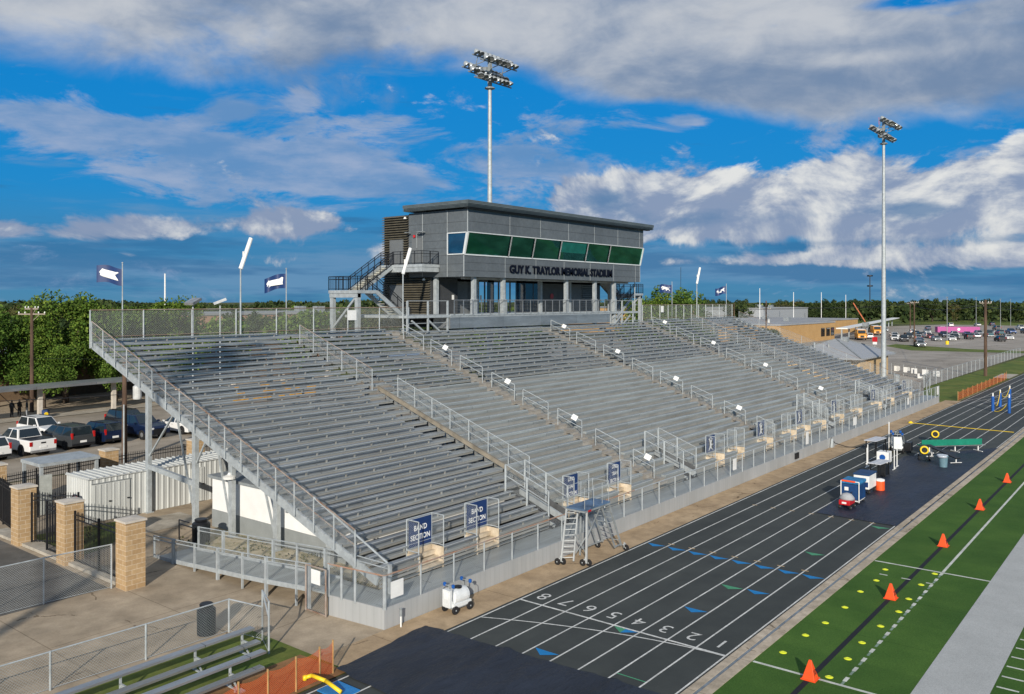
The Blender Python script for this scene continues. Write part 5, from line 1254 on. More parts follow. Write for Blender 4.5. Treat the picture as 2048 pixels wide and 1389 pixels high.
def bus(label,x,y,rz):
    t=thing('school_bus',label,'school bus',(x,y,0),rz,'yellow school buses')
    YB_=mat('bus_yellow',(.72,.30,.01),.4,0,.05)
    MB().prism([(-5,.5),(-5,3.0),(3.6,3.0),(3.8,1.9),(5,1.7),(5.05,.5)],'y',-1.2,1.2).build('body',YB_,t,world=False,bevel=.1)
    MB().box(-4.9,3.5,-1.1,1.1,3.01,3.06).build('roof',WHITE,t,world=False)
    MB().add([(3.66,-1.05,2.85),(3.66,1.05,2.85),(3.86,1.05,1.95),(3.86,-1.05,1.95)],[(0,1,2,3)]).build('windshield',CARGLASS,t,world=False)
    for s in(-1,1):
        for i in range(8):MB().box(-4.7+i*1.0,-3.9+i*1.0,s*1.205,s*1.19,1.9,2.6).build('side_window',CARGLASS,t,world=False)
        MB().box(-5,3.6,s*1.21,s*1.19,1.35,1.45).build('stripe',BLACK,t,world=False)
        MB().lathe((5.02,s*.85,1.0),[(0,-.05),(.15,-.05),(.15,.06),(0,.06)],12,'x').build('headlight',LAMP,t,world=False)
        for a in(3.6,-3.2):wheel(t,a,s*1.05,.48,.48,.15)
    MB().box(5.0,5.12,-1.15,1.15,.45,.7).build('bumper',BLACK,t,world=False);MB().box(5.04,5.08,-.5,.5,.8,1.4).build('grille',BLACK,t,world=False);return t
bus('yellow school bus facing the camera, nearer one at the bus canopy',235.5,64.3,R(202));bus('yellow school bus parked farther back, partly behind the light pole',274,70.5,R(202))
t=thing('box_trailer','long bright pink box trailer parked behind the cars','trailer',(306,52,0),R(121))
MB().box(-7,7,-1.3,1.3,.35,2.3).build('trailer_body',mat('pink_paint',(.42,.08,.27),.5,0,.06),t,world=False,bevel=.05)
for s in(-1,1):
    for a in(-4,4):wheel(t,a,s*1.1,.35,.4,.12)
MB().lathe((0,-1.32,1.4),[(0,-.02),(.5,-.02),(.5,0),(0,0)],14,'y').build('badge',WHITE,t,world=False);MB().lathe((0,1.32,1.4),[(0,0),(.5,0),(.5,.02),(0,.02)],14,'y').build('badge',WHITE,t,world=False)
# lot lamp posts, poles and signs
def lot_lamp(label,x,y,h,base=True):
    t=thing('lot_lamp',label,'lamp post',(x,y,0),0,'lamp posts in the parking lot')
    MB().tube((0,0,0),(0,0,h),.10,8,.07).build('post',GALVD,t,world=False);MB().bar((-.8,0,h),(.8,0,h),.25,.16).build('lamp_head',GALVD,t,world=False)
    if base:MB().lathe((0,0,0),[(.42,0),(.42,.9),(.3,.95)],14).build('base',YELLOW,t,world=False)
lot_lamp('lamp post with a yellow base among the nearest row of parked cars',220.6,38,12.4);lot_lamp('lamp post behind the right part of the pink trailer',342,52.4,12.6,False);lot_lamp('lamp post on the grass strip at the right side of the lot',304,38.4,12.0);lot_lamp('thin lamp post far behind the wooden pole',420,52,12,False)
pole('brown leaning wooden pole on the grass beside the orange mesh fence',121.4,12.6,11.7,((11.2,R(100),1.6),),None,.26)
pole('wooden pole standing in the lot left of the parked cars',204.8,42.3,11.4,((11.0,R(130),2.2),),None,.2)
pole('wooden pole with twin transformers in front of the golden school wing',168,66,11.5,((9.6,R(130),2.2),),(.5,-.4,6.8),.2)
pole('slim pole between the stand corner and the school wing',150,66,11.0,(),None,.14)
pole('wooden pole with crossarm beside the tall hall behind the stand corner',185,98,10.6,((10.2,R(-40),3.0),),None,.18)
pole('wooden pole with crossarm at the back of the parking lot',300,66,11,((10.4,R(130),2.5),),None,.2)
for i,(a,b,s) in enumerate((((121.4,12.6,11.0),(300,66,10.5),1.5),((168,66,10.6),(300,66,10.4),1.2),((121.4,12.6,10.4),(430,-20,11),2),((100,75,10.5),(204.8,42.3,10.8),1),((204.8,42.3,10.8),(420,10,11),1.5))):
    wires('overhead_wire',['wire from the leaning pole back over the parking lot','wire between the twin transformer pole and the lot','wire from the leaning pole off to the right edge','wire behind the stand corner to the lot pole','wire from the lot pole to the right edge'][i],a,b,s,.035)
t=thing('stop_sign','red and white sign on a post in the parking lot','sign',(196.2,49.4,0));MB().tube((0,0,0),(0,0,1.3),.06).build('post',GALV,t,world=False);MB().bar((-.35,-.1,1.9),(-.36,-.1,1.9),1.2,1.2,up=(0,0,1)).build('sign_plate',RED,t,world=False);MB().bar((-.35,-.1,.95),(-.36,-.1,.95),1.0,.6,up=(0,0,1)).build('sign_plate',WHITE,t,world=False)
t=cfence('chain link fence with white notices at the end of the parking lot',[(116,24.8),(114.2,22.6),(112.4,20.5),(110.5,18.5),(108.6,16.8),(102.7,16.3),(96.8,15.8),(91,13.8),(84,12.6)],1.75)
for f in(.08,.3,.48,.55,.72,.62,.95):
    x=116-(116-108.6)*f;y=24.8-(24.8-16.8)*f;z=1.0 if f!=.62 else .3
    d=Vector((-.15,-.99,0));c=Vector((x-.08,y+.08,z));m=MB();m.bar(c,c+d*(.95 if f not in(.48,.55) else .4),.03,.8,up=(0,0,1));m.build('notice_board',WHITE,t)
cfence('long chain link fence between the grass verge and the parking lot',[(96.9,15.75)]+[(100+i*3.5,15.72) for i in range(22)]+[(177,15.5)],1.75)
mesh_fence('orange plastic mesh fence along the far outside of the track',[(83.3,9.1)]+[(83.3+i*2.9,9.12) for i in range(1,12)]+[(118,9.3)],1.05)
t=thing('dumpster_can','small grey bin standing by the notice fence','bin',(104,21,0));MB().lathe((0,0,0),[(.4,0),(.45,.9),(.3,1.0)],12).build('bin',GALVD,t,world=False)
t=thing('boom_lift','orange boom lift arm rising from behind the school roof','boom lift',(243,67,0));MB().bar((244.2,65.4,5.0),(241.9,68.3,10.8),.2,.28).build('boom',mat('boom_orange',(.50,.13,.05)),t);MB().box(243.6,245.2,64.6,66.2,3.6,4.8).build('lift_base',GALVD,t)
for lab,x,y in(('worker in a yellow vest on the grey roof, left one',303.5,122),('worker in a yellow vest on the grey roof, right one',308.5,120.8)):
    p=person(lab,x,y,R(120),(.55,.70,.05),(.02,.03,.08),s=1.1);p.location.z=8.55
# parked cars
random.seed(3)
LOT=[(203.2,40.6,'suv',SIL,'silver car parked alone nearest the camera beside the lot pole'),(206.9,41.6,'suv',DKB,'dark blue car just behind the silver one by the lot pole'),(220.4,44.6,'sedan',TEAL,None),(228,46.5,'sedan',BLU,None),(241,45,'sedan',SIL,None),(244,41.6,'sedan',WP,None),(254,42.5,'suv',DGR,None),(257.5,39.6,'suv',BLK,None),(268,39.5,'sedan',SIL,None),(247.9,30,'suv',BLK,'black car parked alone right of the leaning wooden pole'),(263.5,30.2,'sedan',WP,'white car beside the lone black car right of the leaning pole'),(280,38,'pickup',TEAL,None),(252,55,'van',DGR,'dark van parked apart at the left of the lot'),(230,51,'pickup',BLK,None),(240,49.6,'suv',SIL,None),(270,55.6,'sedan',BLK,None),(256,49.6,'sedan',REDP,None),(262,52,'suv',WP,None),(268,48.5,'pickup',DKB,None),(276,47,'suv',WP,None),(284,45,'sedan',BLU,None),(290,42.5,'suv',SIL,None),(296,40.5,'suv',DKB,None),(300,60.5,'sedan',SIL,None),(290,63,'suv',WP,None),(282,60,'sedan',BLK,None),(318,33,'suv',BLK,'dark off-roader by the grass at the right of the lot'),(312,36.5,'pickup',BLU,None),(330,62,'suv',WP,None),(340,69,'sedan',DKB,None),(305,76,'suv',SIL,'silver car at the end of the bus lane'),(296,78,'pickup',BLK,'black pickup at the end of the bus lane'),(300,38,'suv',TEAL,None),(308,42,'sedan',SIL,None),(360,40,'pickup',WP,'white pickup truck at the far right of the photo'),(352,47,'van',SIL,'silver van beside the far right white pickup'),(385,70,'suv',WP,None),(400,62,'sedan',SIL,None),(410,58,'suv',DKB,None),(192,72.5,'pickup',TEAL,'dark pickup parked behind the hipped roof house'),(243,64,'suv',WP,'white car between the two school buses'),(262,62,'sedan',WP,None),(248,58,'pickup',WP,None),(236,55,'suv',WP,None)]
src={'sedan':SED,'suv':SUV,'pickup':PIC,'van':VAN}
cn={id(SIL):'silver',id(DKB):'dark blue',id(TEAL):'dark teal',id(BLU):'blue',id(WP):'white',id(DGR):'dark grey',id(BLK):'black',id(REDP):'red'}
kn={'sedan':'saloon','suv':'high car','pickup':'pickup truck','van':'van'}
for x,y,k,P,lab in LOT:
    lab=lab or '%s %s in the packed rows of the far parking lot'%(cn[id(P)],kn[k])
    o=veh(src[k],x,y,R(random.choice([203,203,23])+random.uniform(-4,4)),lab,P,'cars in the far parking lot')
    wpk=[c for c in o.children_recursive if c.name.split('.')[0] in('handle','licence_plate','roof_rail','wheel_arch','tailgate_handle')]
    for c in wpk:bpy.data.objects.remove(c)
# masts on the skyline
for lab,x,y,z0,z1,r_ in (('thin lattice mast on the skyline right of the press box',336,174.6,0,27,.12),('dark monopole tower on the skyline left of the right light pole',600,164,0,29,.35),('white pole on the skyline, leftmost right of the flags',263,106.4,0,15.8,.13),('white pole on the skyline, second right of the flags',300,108,0,14.7,.13),('white pole on the skyline, third right of the flags',327,106.4,0,14.8,.13),('white pole on the skyline, fourth right of the flags',364,108,0,14,.13),('white pole rising above the rear fence between flag and lamp',53.4,129,0,16.3,.16)):
    t=thing('mast',lab,'mast',(x,y,0),0);MB().tube((0,0,0),(0,0,z1),r_*1.1,8,r_*.8).build('shaft',WHITE if r_ in(.13,.16) else DARK,t,world=False)
    if r_==.35:
        for z in(28.6,21.5):MB().lathe((0,0,z),[(.4,-.5),(2.0,-.4),(2.0,.5),(.4,.6)],8).build('antenna_ring',DARK,t,world=False)
for lab,x,y,rz in(('grey floodlight on a post behind the rear fence, left one',12.3,52,.3),('grey floodlight on a post behind the rear fence, right one',14.8,52,-.6)):
    t=thing('floodlight_post',lab,'floodlight',(x,y,0),rz);MB().tube((0,0,0),(0,0,11.2),.07).build('post',GALV,t,world=False);m=MB();m.bar((-.5,0,11.35),(.5,0,11.75),.9,.22);m.build('lamp_head',ALU,t,world=False)
# buildings seen through the rear fence
block('school_block','pinkish brick gymnasium seen through the left rear fence',57,95,126,150,8.9,block_mat('pink_brick',(.42,.25,.17),(.38,.22,.15),(.40,.28,.2),.4,.12,.006))
block('school_block','low buff building at the left edge behind the trees',-2,22,150,170,8,BRICK)
# ================================================================== trees
def leaf_mat(name,a,b,c):
    m,nt,N,L=nodes(name);g=N.new('ShaderNodeNewGeometry');oi=N.new('ShaderNodeObjectInfo')
    n=noise(N,L,g.outputs['Position'],.28,3,.6)
    col=ramp(N,L,g.outputs['Random Per Island'],[(0,a),(.55,b),(1,c)])
    col=mixrgb(N,L,col,ramp(N,L,n,[(.3,(.62,.66,.6)),(.7,(1.25,1.22,1.1))]),.85,'MULTIPLY')
    col=mixrgb(N,L,col,ramp(N,L,oi.outputs['Random'],[(0,(.78,.85,.8)),(.5,(1,1,1)),(1,(1.18,1.08,.85))]),.9,'MULTIPLY')
    return finish(m,N,L,col,.75,0,spec=.12)
LEAF=leaf_mat('oak_leaves',(.034,.075,.013),(.075,.135,.022),(.14,.20,.04))
LEAFD=leaf_mat('dark_leaves',(.020,.036,.015),(.036,.058,.020),(.068,.088,.030))
LEAFB=leaf_mat('dry_leaves',(.06,.062,.026),(.09,.09,.035),(.14,.125,.05))
def leaf(rng,vs,fs,c,s):
    a=Vector((rng.gauss(0,1),rng.gauss(0,1),rng.gauss(0,1)+.6)).normalized();t=Vector((rng.gauss(0,1),rng.gauss(0,1),rng.gauss(0,.5)))
    u=a.cross(t).normalized()*s*.5;v=a.cross(u).normalized()*s*rng.uniform(.35,.6);i=len(vs)
    vs+=[c-u,c-v*.8,c+u,c+v];fs.append((i,i+1,i+2,i+3))
def tree_parts(seed,H,W,zc,n,ls,lm):
    rng=random.Random(seed);cl=[]
    for i in range(26):
        th=rng.uniform(0,6.283);f=rng.uniform(-.75,1);r=math.sqrt(max(0,1-f*f*.8))*rng.uniform(.35,.95)
        cl.append((Vector((math.cos(th)*r*W,math.sin(th)*r*W,zc+f*(H-zc-.8)+rng.uniform(-.4,.4))),rng.uniform(.16,.34)*W+.45))
    vs,fs=[],[]
    for i in range(n):
        c,r=rng.choice(cl);d=Vector((rng.gauss(0,1),rng.gauss(0,1),rng.gauss(0,.8))).normalized()*r*rng.uniform(.35,1.05)**.6
        leaf(rng,vs,fs,c+d,ls*rng.uniform(.6,1.4))
    m=MB();m.add(vs,fs);me_c=m
    k=MB();base=Vector((0,0,0));fork=Vector((rng.uniform(-.2,.2),rng.uniform(-.2,.2),zc*.42));k.tube(base,fork,H*.032,9,H*.024)
    for c,r in cl[:9]:
        mid=fork.lerp(c,.5)+Vector((0,0,-.3));k.tube(fork,mid,H*.015,6,H*.009);k.tube(mid,c,H*.009,5,H*.003)
    return me_c,k
def tree(name,label,group,seed,H,W,zc,n,ls,lm):
    t=thing(name,label,'tree',group=group);c,k=tree_parts(seed,H,W,zc,n,ls,lm)
    k.build('trunk',TRUNK,t,world=False,smooth=True);c.build('crown',lm,t,world=False,fix=False);return t
OAK=[tree('oak_tree','','oaks behind the walkway canopy',11+i,11.6,5.6,7.2,15000,.29,LEAF) for i in range(3)]
FAR=[tree('broadleaf_tree','','trees beyond the stand',31+i,11.0,5.4,6.2,3400,.60,lm) for i,lm in enumerate((LEAFD,LEAF,LEAFB))]
first=set()
def plant(src,x,y,s,label,group,rz):
    if src.name not in first:
        first.add(src.name);src.location=(x,y,-.1);src.rotation_euler=(0,0,rz);o=src
    else:o=dup(src,(x,y,-.1),rz)
    o.scale=(s*random.uniform(.92,1.1),s*random.uniform(.92,1.1),s) if not hasattr(s,'__len__') else s
    o['label']=label;o['group']=group
random.seed(21)
for i,(x,y,s,lab) in enumerate(((18.2,88.0,1.0,'big green oak rising behind the crossarm pole'),(11.8,90.0,.92,'green oak at the left edge of the photo behind the canopy'),(24.6,89.3,.96,'green oak just left of the stand corner'),(31.5,89.8,.95,'green oak whose crown shows through the left end of the rear fence'),(14.6,85.0,.62,'small green oak in front of the big one left of the crossarm pole'),(22.5,85.0,.60,'small green oak with low crown over the walkway canopy'))):
    plant(OAK[i%3],x,y,s,lab,'oaks behind the walkway canopy',i*1.3)
def at(px,d,dy=0):
    u=(px-1024)/1709.2;return (-26.3+d*(.7836+.6213*u),-11.9+d*(.6213-.7836*u))
GL='broadleaf tree in the green belt beyond the rear fence left of the press box'
for px,d in ((12,125),(60,130),(110,128),(165,124),(215,118),(250,125),(285,132),(330,122),(365,138),(410,145),(450,128),(490,140),(535,150),(575,132),(610,150),(650,165),(690,150),(735,160),(770,180),(30,170),(90,175),(150,180),(230,185),(300,190),(370,200),(440,195),(520,210),(600,215),(680,220),(760,240),(40,240),(140,250),(240,245),(345,260),(470,270),(560,260),(720,290)):
    x,y=at(px,d+random.uniform(-4,4))
    if 52<x<100 and 118<y<152:y+=40
    plant(FAR[random.choice((0,0,1,1,2))],x,y,random.uniform(.74,.9),GL,'green belt trees left of the press box',random.uniform(0,6))
for px,d,s in ((985,120,.85),(1010,128,.8),(1040,122,.92)):
    x,y=at(px,d);plant(FAR[1],x,y,s,'green tree seen through the bays under the press box','trees behind the press box',random.uniform(0,6))
for px,d,s,lab in ((1300,150,1.05,'dense round topped tree right of the press box, left one'),(1335,152,1.18,'dense round topped tree right of the press box, behind the navy flag'),(1375,158,.95,'dense green tree left of the tilted tube lamp')):
    x,y=at(px,d);plant(OAK[1],x,y,s,lab,'round trees right of the press box',random.uniform(0,6))
GR='broadleaf tree in the belt beyond the school and parking lot on the right'
random.seed(5)
for i in range(88):
    px=random.uniform(1380,2110);d=random.choice((330,380,430,480,560))+random.uniform(-20,20)
    if px>1700 and d<450:d+=130
    if 1500<px<1700 and d<360:d+=60
    x,y=at(px,d);plant(FAR[random.choice((0,0,0,0,2))],x,y,random.uniform(.55,1.08),GR,'trees beyond the school and lot',random.uniform(0,6))
for px,d,s in((1530,215,.42),(1545,218,.38),(1490,205,.4),(1470,190,.35)):
    x,y=at(px,d);plant(FAR[0],x,y,s,'dark shrubby tree in front of the tall hall right of the stand corner','shrubs by the hall',random.uniform(0,6))
# the far wood, one mass
rng=random.Random(99);vs,fs=[],[]
for i in range(1500):
    px=rng.uniform(-120,2170);d=rng.uniform(430,1250)
    if px<1000:d=rng.uniform(300,1150)
    x,y=at(px,d);h=rng.uniform(6.5,10.5)*(1+.15*math.sin(px*.011)+.1*math.sin(px*.037));w=rng.uniform(3.5,6.5)
    for k in range(34):
        th=rng.uniform(0,6.283);f=rng.uniform(-1,1);r=math.sqrt(max(0,1-f*f))*w*rng.uniform(.6,1)
        leaf(rng,vs,fs,Vector((x+math.cos(th)*r,y+math.sin(th)*r,h*.55+f*h*.45)),rng.uniform(1.6,3.0))
m=MB();m.add(vs,fs);tag(m.build('far_woodland',LEAFD,fix=False),'dark distant woodland along the whole horizon','woodland',kind='stuff')
# low weeds between the gravel and the ramp
rng=random.Random(4);vs,fs=[],[]
for i in range(380):
    c=rng.choice(((-3.6,25.2),(-2.4,22.2),(-3.3,17.4),(-2.6,15.0),(-3.4,13.2),(-6.8,30.5),(-5.8,32.2),(-2.0,19.5)));leaf(rng,vs,fs,Vector((c[0]+rng.gauss(0,.45),c[1]+rng.gauss(0,.6),rng.uniform(.03,.22))),.14)
m=MB();m.add(vs,fs);tag(m.build('weeds',LEAFB,fix=False),'low green weeds in the gravel bed beside the access ramp','weeds',kind='stuff')
# ================================================================== stadium lights
LIT=mat('reflector_grey',(.46,.49,.50),.35,.4,.08)
LENS=mat('lens_grey',(.20,.21,.21),.2)
def stadium_light(label,x,y,h,rz=0,base=.37):
    t=thing('stadium_light',label,'floodlight mast',(x,y,0),rz,'tall stadium light masts')
    MB().tube((0,0,0),(0,0,h),base,20,base*.5).build('mast',GALV,t,world=False,smooth=False)
    m=MB();m.lathe((0,0,h-.6),[(.3,0),(.55,.1),(.55,.2),(.3,.3)],16)
    rows=[(h+2.5,-.2,9),(h+1.85,-1.25,8),(h+1.45,1.25,9),(h+.8,.35,9),(h+.1,-.5,8)]
    for z,yy,_ in rows:m.bar((-3.1,yy,z),(3.1,yy,z),.10,.12)
    for xx in(-2.2,0,2.2):m.bar((xx,-1.25,h+1.85),(xx,1.25,h+1.45),.07,.07);m.bar((xx,-.5,h+.1),(xx,.35,h+.8),.07,.07);m.bar((xx,-.2,h+2.5),(xx,.35,h+.8),.06,.06)
    m.bar((0,0,h-.5),(0,.0,h+2.6),.34,.34,up=(1,0,0));m.box(-.5,.5,.1,.7,h+.5,h+1.8);m.build('crossarm',GALVD,t,world=False)
    for z,yy,nl in rows:
        for i in range(nl):
            xx=(i-(nl-1)/2)*.70
            c=Vector((xx,yy-.35,z+.25));ax=Vector((random.uniform(-.5,.5),-.42,-.9)).normalized();u=ax.orthogonal().normalized();v=ax.cross(u)
            vs=[];prof=[(.06,-.34),(.17,-.30),(.31,-.07),(.36,.06),(.36,.11)];n=12
            for r_,d in prof:
                for k in range(n):a=2*math.pi*k/n;vs.append(c+ax*d+(u*math.cos(a)+v*math.sin(a))*r_)
            fs=[(j*n+k,j*n+(k+1)%n,(j+1)*n+(k+1)%n,(j+1)*n+k) for j in range(4) for k in range(n)]+[tuple(range(n))]
            f=MB().add(vs,fs).build('floodlight',LIT,t,world=False,smooth=True)
            MB().poly([c+ax*.07+(u*math.cos(2*math.pi*k/n)+v*math.sin(2*math.pi*k/n))*.35 for k in range(n)]).build('lens',LENS,f,world=False,fix=False)
            MB().bar(c-ax*.3,Vector((xx,yy,z)),.05,.05).build('bracket',GALVD,f,world=False)
    MB().tube((.9,.9,h+2.6),(.9,.9,h+3.7),.035).build('lightning_rod',RED,t,world=False)
stadium_light('tall floodlight mast rising behind the press box',44.3,47.1,34.9)
stadium_light('tall floodlight mast standing past the right end of the stand',105.6,23.2,35.0,0)
stadium_light('floodlight mast whose shadow falls across the near plaza',-48,-3.2,29.0,R(20))
# ================================================================== sun, sky, camera
AZ,EL=35.2,20.4
su=bpy.data.lights.new('sun','SUN');su.energy=4.6;su.angle=R(.5);su.color=(1,.925,.81)
so=bpy.data.objects.new('sun',su);COL.objects.link(so)
d=Vector((math.cos(R(AZ)),math.sin(R(AZ)),-math.tan(R(EL))));so.rotation_euler=d.to_track_quat('-Z','Y').to_euler();so.location=(-60,-40,60)
W=bpy.data.worlds.new('World');SC.world=W;W.use_nodes=True;nt=W.node_tree;N,L=nt.nodes,nt.links
for n in list(N):N.remove(n)
out=N.new('ShaderNodeOutputWorld');bg=N.new('ShaderNodeBackground');L.new(bg.outputs[0],out.inputs[0])
sky=N.new('ShaderNodeTexSky');sky.sky_type='NISHITA';sky.sun_disc=False;sky.sun_elevation=R(EL);sky.sun_rotation=math.atan2(-math.cos(R(AZ)),-math.sin(R(AZ)))
sky.altitude=0;sky.air_density=1.0;sky.dust_density=.4;sky.ozone_density=3.0
tc=N.new('ShaderNodeTexCoord');sx=N.new('ShaderNodeSeparateXYZ');L.new(tc.outputs['Generated'],sx.inputs[0])
# direction -> azimuth/elevation-like coordinates relative to the view to the north-east: a = right, e = up
def lin(cx,cy,cz):
    v=N.new('ShaderNodeVectorMath');v.operation='DOT_PRODUCT';L.new(tc.outputs['Generated'],v.inputs[0]);v.inputs[1].default_value=(cx,cy,cz);return v.outputs['Value']
TH=R(38.4134)

ra=math_(N,L,'ARCTAN2',lin(math.sin(TH),-math.cos(TH),0),lin(math.cos(TH),math.sin(TH),0))
ua=math_(N,L,'ARCSINE',sx.outputs[2])
def A_(px):return math.atan((px-1024)/1709.2)
def E_(px,py):return math.atan((600.5-py)/1709.2*math.cos(A_(px)))
def blob(px,py,wx,wy,amp,p=2):
    a=math_(N,L,'POWER',math_(N,L,'ABSOLUTE',math_(N,L,'DIVIDE',math_(N,L,'SUBTRACT',ra,A_(px)),wx/1709)),p)
    e=math_(N,L,'POWER',math_(N,L,'ABSOLUTE',math_(N,L,'DIVIDE',math_(N,L,'SUBTRACT',ua,E_(px,py)),wy/1709)),p)
    return math_(N,L,'MULTIPLY',math_(N,L,'EXPONENT',math_(N,L,'MULTIPLY',math_(N,L,'ADD',a,e),-1)),amp)
def total(xs):
    r=xs[0]
    for x in xs[1:]:r=math_(N,L,'ADD',r,x)
    return r
def cvec(kx,ky,ox=0,oy=0,oz=0):
    c=N.new('ShaderNodeCombineXYZ')
    L.new(math_(N,L,'ADD',math_(N,L,'MULTIPLY',ra,kx),ox),c.inputs[0]);L.new(math_(N,L,'ADD',math_(N,L,'MULTIPLY',ua,ky),oy),c.inputs[1]);c.inputs[2].default_value=oz;return c.outputs[0]
def fbm(co,scale,det=8,rough=.58,dist=0):
    n=N.new('ShaderNodeTexNoise');n.inputs['Scale'].default_value=scale;n.inputs['Detail'].default_value=det;n.inputs['Roughness'].default_value=rough;n.inputs['Distortion'].default_value=dist;L.new(co,n.inputs['Vector']);return n.outputs['Fac']
def smooth(x,a,b):
    n=N.new('ShaderNodeMapRange');n.interpolation_type='SMOOTHSTEP';L.new(x,n.inputs[0]);n.inputs[1].default_value=a;n.inputs[2].default_value=b;return n.outputs[0]
K=9.0
def rad(r,g,b):c=srgb(r,g,b);return (c[0]*K,c[1]*K,c[2]*K,1)
# clear sky: the Nishita sky, deepened
base=mixrgb(N,L,sky.outputs[0],(.16,.60,.90,1),1.0,'MULTIPLY')
grad=ramp(N,L,math_(N,L,'MAXIMUM',ua,0.0),[(0,rad(80,135,174)),(.05,rad(52,130,184)),(.12,rad(18,131,200)),(.25,rad(0,130,207)),(.6,rad(0,98,180))])
base=mixrgb(N,L,base,grad,.82)
# haze strata near the horizon
st=fbm(cvec(3.2,26),1.0,6,.6)
band=total([blob(1024,545,3000,75,.55),blob(600,470,900,60,.25),blob(1700,520,700,50,.2)])
base=mixrgb(N,L,base,rad(66,124,170),math_(N,L,'MINIMUM',math_(N,L,'MULTIPLY',band,1.0),.7))
low=smooth(math_(N,L,'ADD',st,math_(N,L,'MULTIPLY',band,.35)),.60,.78)
base=mixrgb(N,L,base,rad(112,150,186),math_(N,L,'MULTIPLY',low,.62))
low2=smooth(math_(N,L,'ADD',fbm(cvec(4,34,3.3,1.7),1.0,5,.6),math_(N,L,'MULTIPLY',band,.30)),.60,.75)
base=mixrgb(N,L,base,rad(52,108,156),math_(N,L,'MULTIPLY',low2,.6))
# thin mid-level sheets
n2=fbm(cvec(6.5,17,1.3,.4),1.0,10,.66,.5)
b2=total([blob(540,315,330,75,.24),blob(780,375,240,44,.13),blob(1220,255,150,34,.20),blob(1090,345,120,24,.08),blob(800,235,110,44,.12),blob(50,232,80,28,.24),blob(610,197,45,24,.22),blob(1380,242,50,16,.24),blob(470,218,30,12,.2),blob(90,330,200,40,.03),blob(1650,255,120,20,.1),blob(420,405,160,20,.08),blob(330,270,110,26,.10),blob(1500,330,500,70,.06)])
m2=smooth(math_(N,L,'ADD',n2,b2),.56,.70)
sh2=smooth(fbm(cvec(8,26,4.1,2.2),1.0,6,.6),.35,.7)
c2=mixrgb(N,L,rad(108,146,190),rad(166,178,202),sh2)
base=mixrgb(N,L,base,c2,math_(N,L,'MULTIPLY',m2,.80))
# cumulus along the lower right and lower left
n3=fbm(cvec(7.0,11,5.5,3.1),1.0,10,.60,.5);n3s=fbm(cvec(7.0,11,5.5-.10,3.1+.16),1.0,10,.60,.5)
b3=total([blob(1440,405,250,80,.30),blob(1850,395,280,85,.34),blob(1190,385,90,45,.24),blob(1240,440,160,44,.18),blob(1620,430,400,40,.16),blob(290,452,140,34,.26),blob(600,445,110,26,.23),blob(130,470,110,20,.16),blob(480,520,240,16,.12),blob(1550,525,260,14,.11),blob(1330,528,70,14,.13),blob(2030,330,90,40,.16),blob(15,455,50,20,.14),blob(420,462,520,44,.075),blob(1440,545,900,30,-.02),blob(200,515,120,16,.16),blob(760,500,150,18,.12),blob(900,520,200,14,.10),blob(1660,515,220,14,.15),blob(1980,520,110,20,.18),blob(60,505,60,14,.12)])
m3=smooth(math_(N,L,'ADD',n3,b3),.63,.73)
lit=smooth(total([math_(N,L,'MULTIPLY',math_(N,L,'SUBTRACT',n3,n3s),2.4),math_(N,L,'MULTIPLY',fbm(cvec(9,14,2,7),1.0,7,.6),.9),blob(1420,360,260,40,.10),blob(1850,350,260,50,.16),-.08]),.22,.80)
und=smooth(total([blob(1480,432,190,16,.42),blob(1835,418,70,20,.95),blob(1250,400,70,30,.45),blob(1700,488,500,14,.5),blob(300,492,300,16,.6),blob(1330,455,90,14,.35),blob(1190,400,50,30,.4),math_(N,L,'MULTIPLY',math_(N,L,'SUBTRACT',fbm(cvec(12,30,7,1),1.0,6,.6),.5),1.5)]),.18,.8)
c3=mixrgb(N,L,rad(138,154,182),rad(230,230,227),lit);c3=mixrgb(N,L,c3,rad(92,128,168),math_(N,L,'MULTIPLY',und,.85))
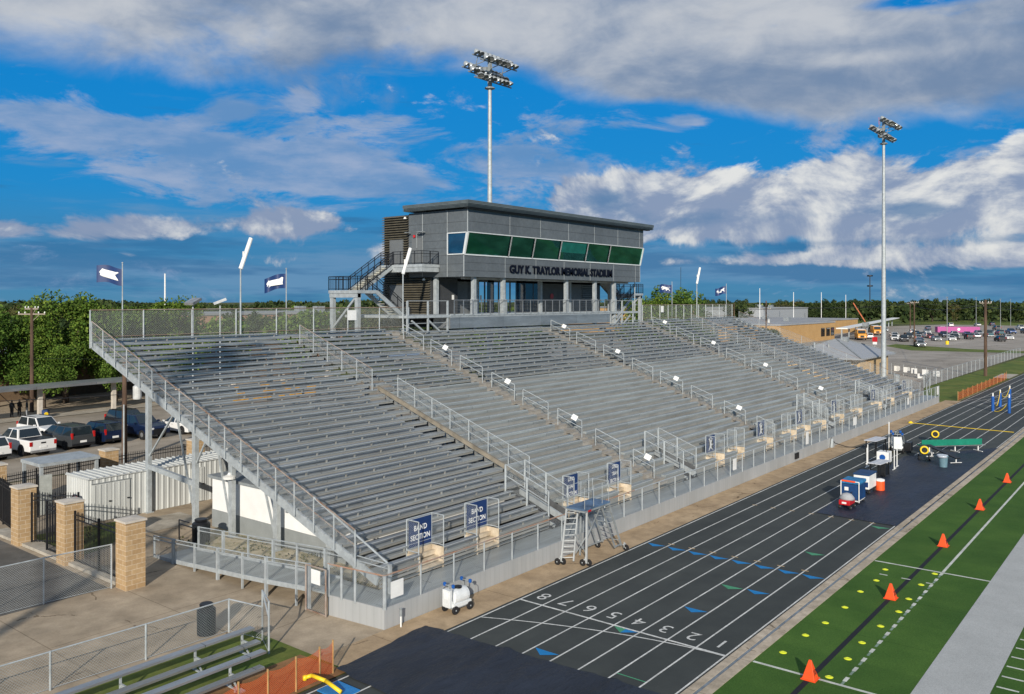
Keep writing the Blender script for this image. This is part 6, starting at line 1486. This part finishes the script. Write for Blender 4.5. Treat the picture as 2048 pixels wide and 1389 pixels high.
base=mixrgb(N,L,base,c3,math_(N,L,'MULTIPLY',m3,.95))
# heavy grey deck across the top
n4=fbm(cvec(4.2,8,.7,9.1),1.0,9,.58,.3)
edge=smooth(total([ua,math_(N,L,'MULTIPLY',math_(N,L,'SUBTRACT',n4,.5),.22),blob(1750,190,340,90,.10),blob(560,165,170,50,.022),blob(1350,180,200,50,.05),blob(760,150,120,40,-.02),blob(1010,215,150,50,-.03),blob(1320,245,160,40,-.05),blob(150,120,200,60,.01),blob(1840,-2,120,16,-.10),blob(2000,260,120,40,.03)]),.228,.290)
s4=smooth(total([fbm(cvec(3.6,7,8.3,2.6),1.0,8,.55,.4),math_(N,L,'MULTIPLY',math_(N,L,'SUBTRACT',fbm(cvec(11,20,1.3,6.6),1.0,7,.6,.3),.5),.55),blob(220,40,330,70,.12),blob(1080,60,330,70,.18),blob(640,135,300,50,-.13),blob(1650,205,330,50,-.06),blob(1480,60,240,80,.10),blob(1900,100,160,16,.12),blob(1690,120,90,14,.12)]),.34,.78)
c4=mixrgb(N,L,rad(118,140,170),rad(196,200,206),s4)
hole=smooth(fbm(cvec(7,15,3.1,5.2),1.0,8,.62,.4),.62,.76)
base=mixrgb(N,L,base,c4,math_(N,L,'MULTIPLY',edge,math_(N,L,'SUBTRACT',.97,math_(N,L,'MULTIPLY',hole,.45))))
L.new(base,bg.inputs[0]);bg.inputs[1].default_value=.1
cam=bpy.data.cameras.new('camera');co=bpy.data.objects.new('camera',cam);COL.objects.link(co);SC.camera=co
cam.sensor_width=36;cam.lens=36*1709.2/2048;cam.shift_y=-(694.5-600.5)/2048;cam.clip_end=6000;cam.clip_start=.2
co.location=(-26.285,-11.915,11.668);co.rotation_euler=(R(90),0,R(38.4134-90))
SC.view_settings.view_transform='Standard';SC.view_settings.look='None';SC.view_settings.exposure=.15;SC.view_settings.gamma=1
SC.cycles.max_bounces=6;SC.cycles.transparent_max_bounces=24;SC.cycles.diffuse_bounces=3;SC.cycles.glossy_bounces=3
for o in bpy.data.objects:
    if '_off' in o:del o['_off']
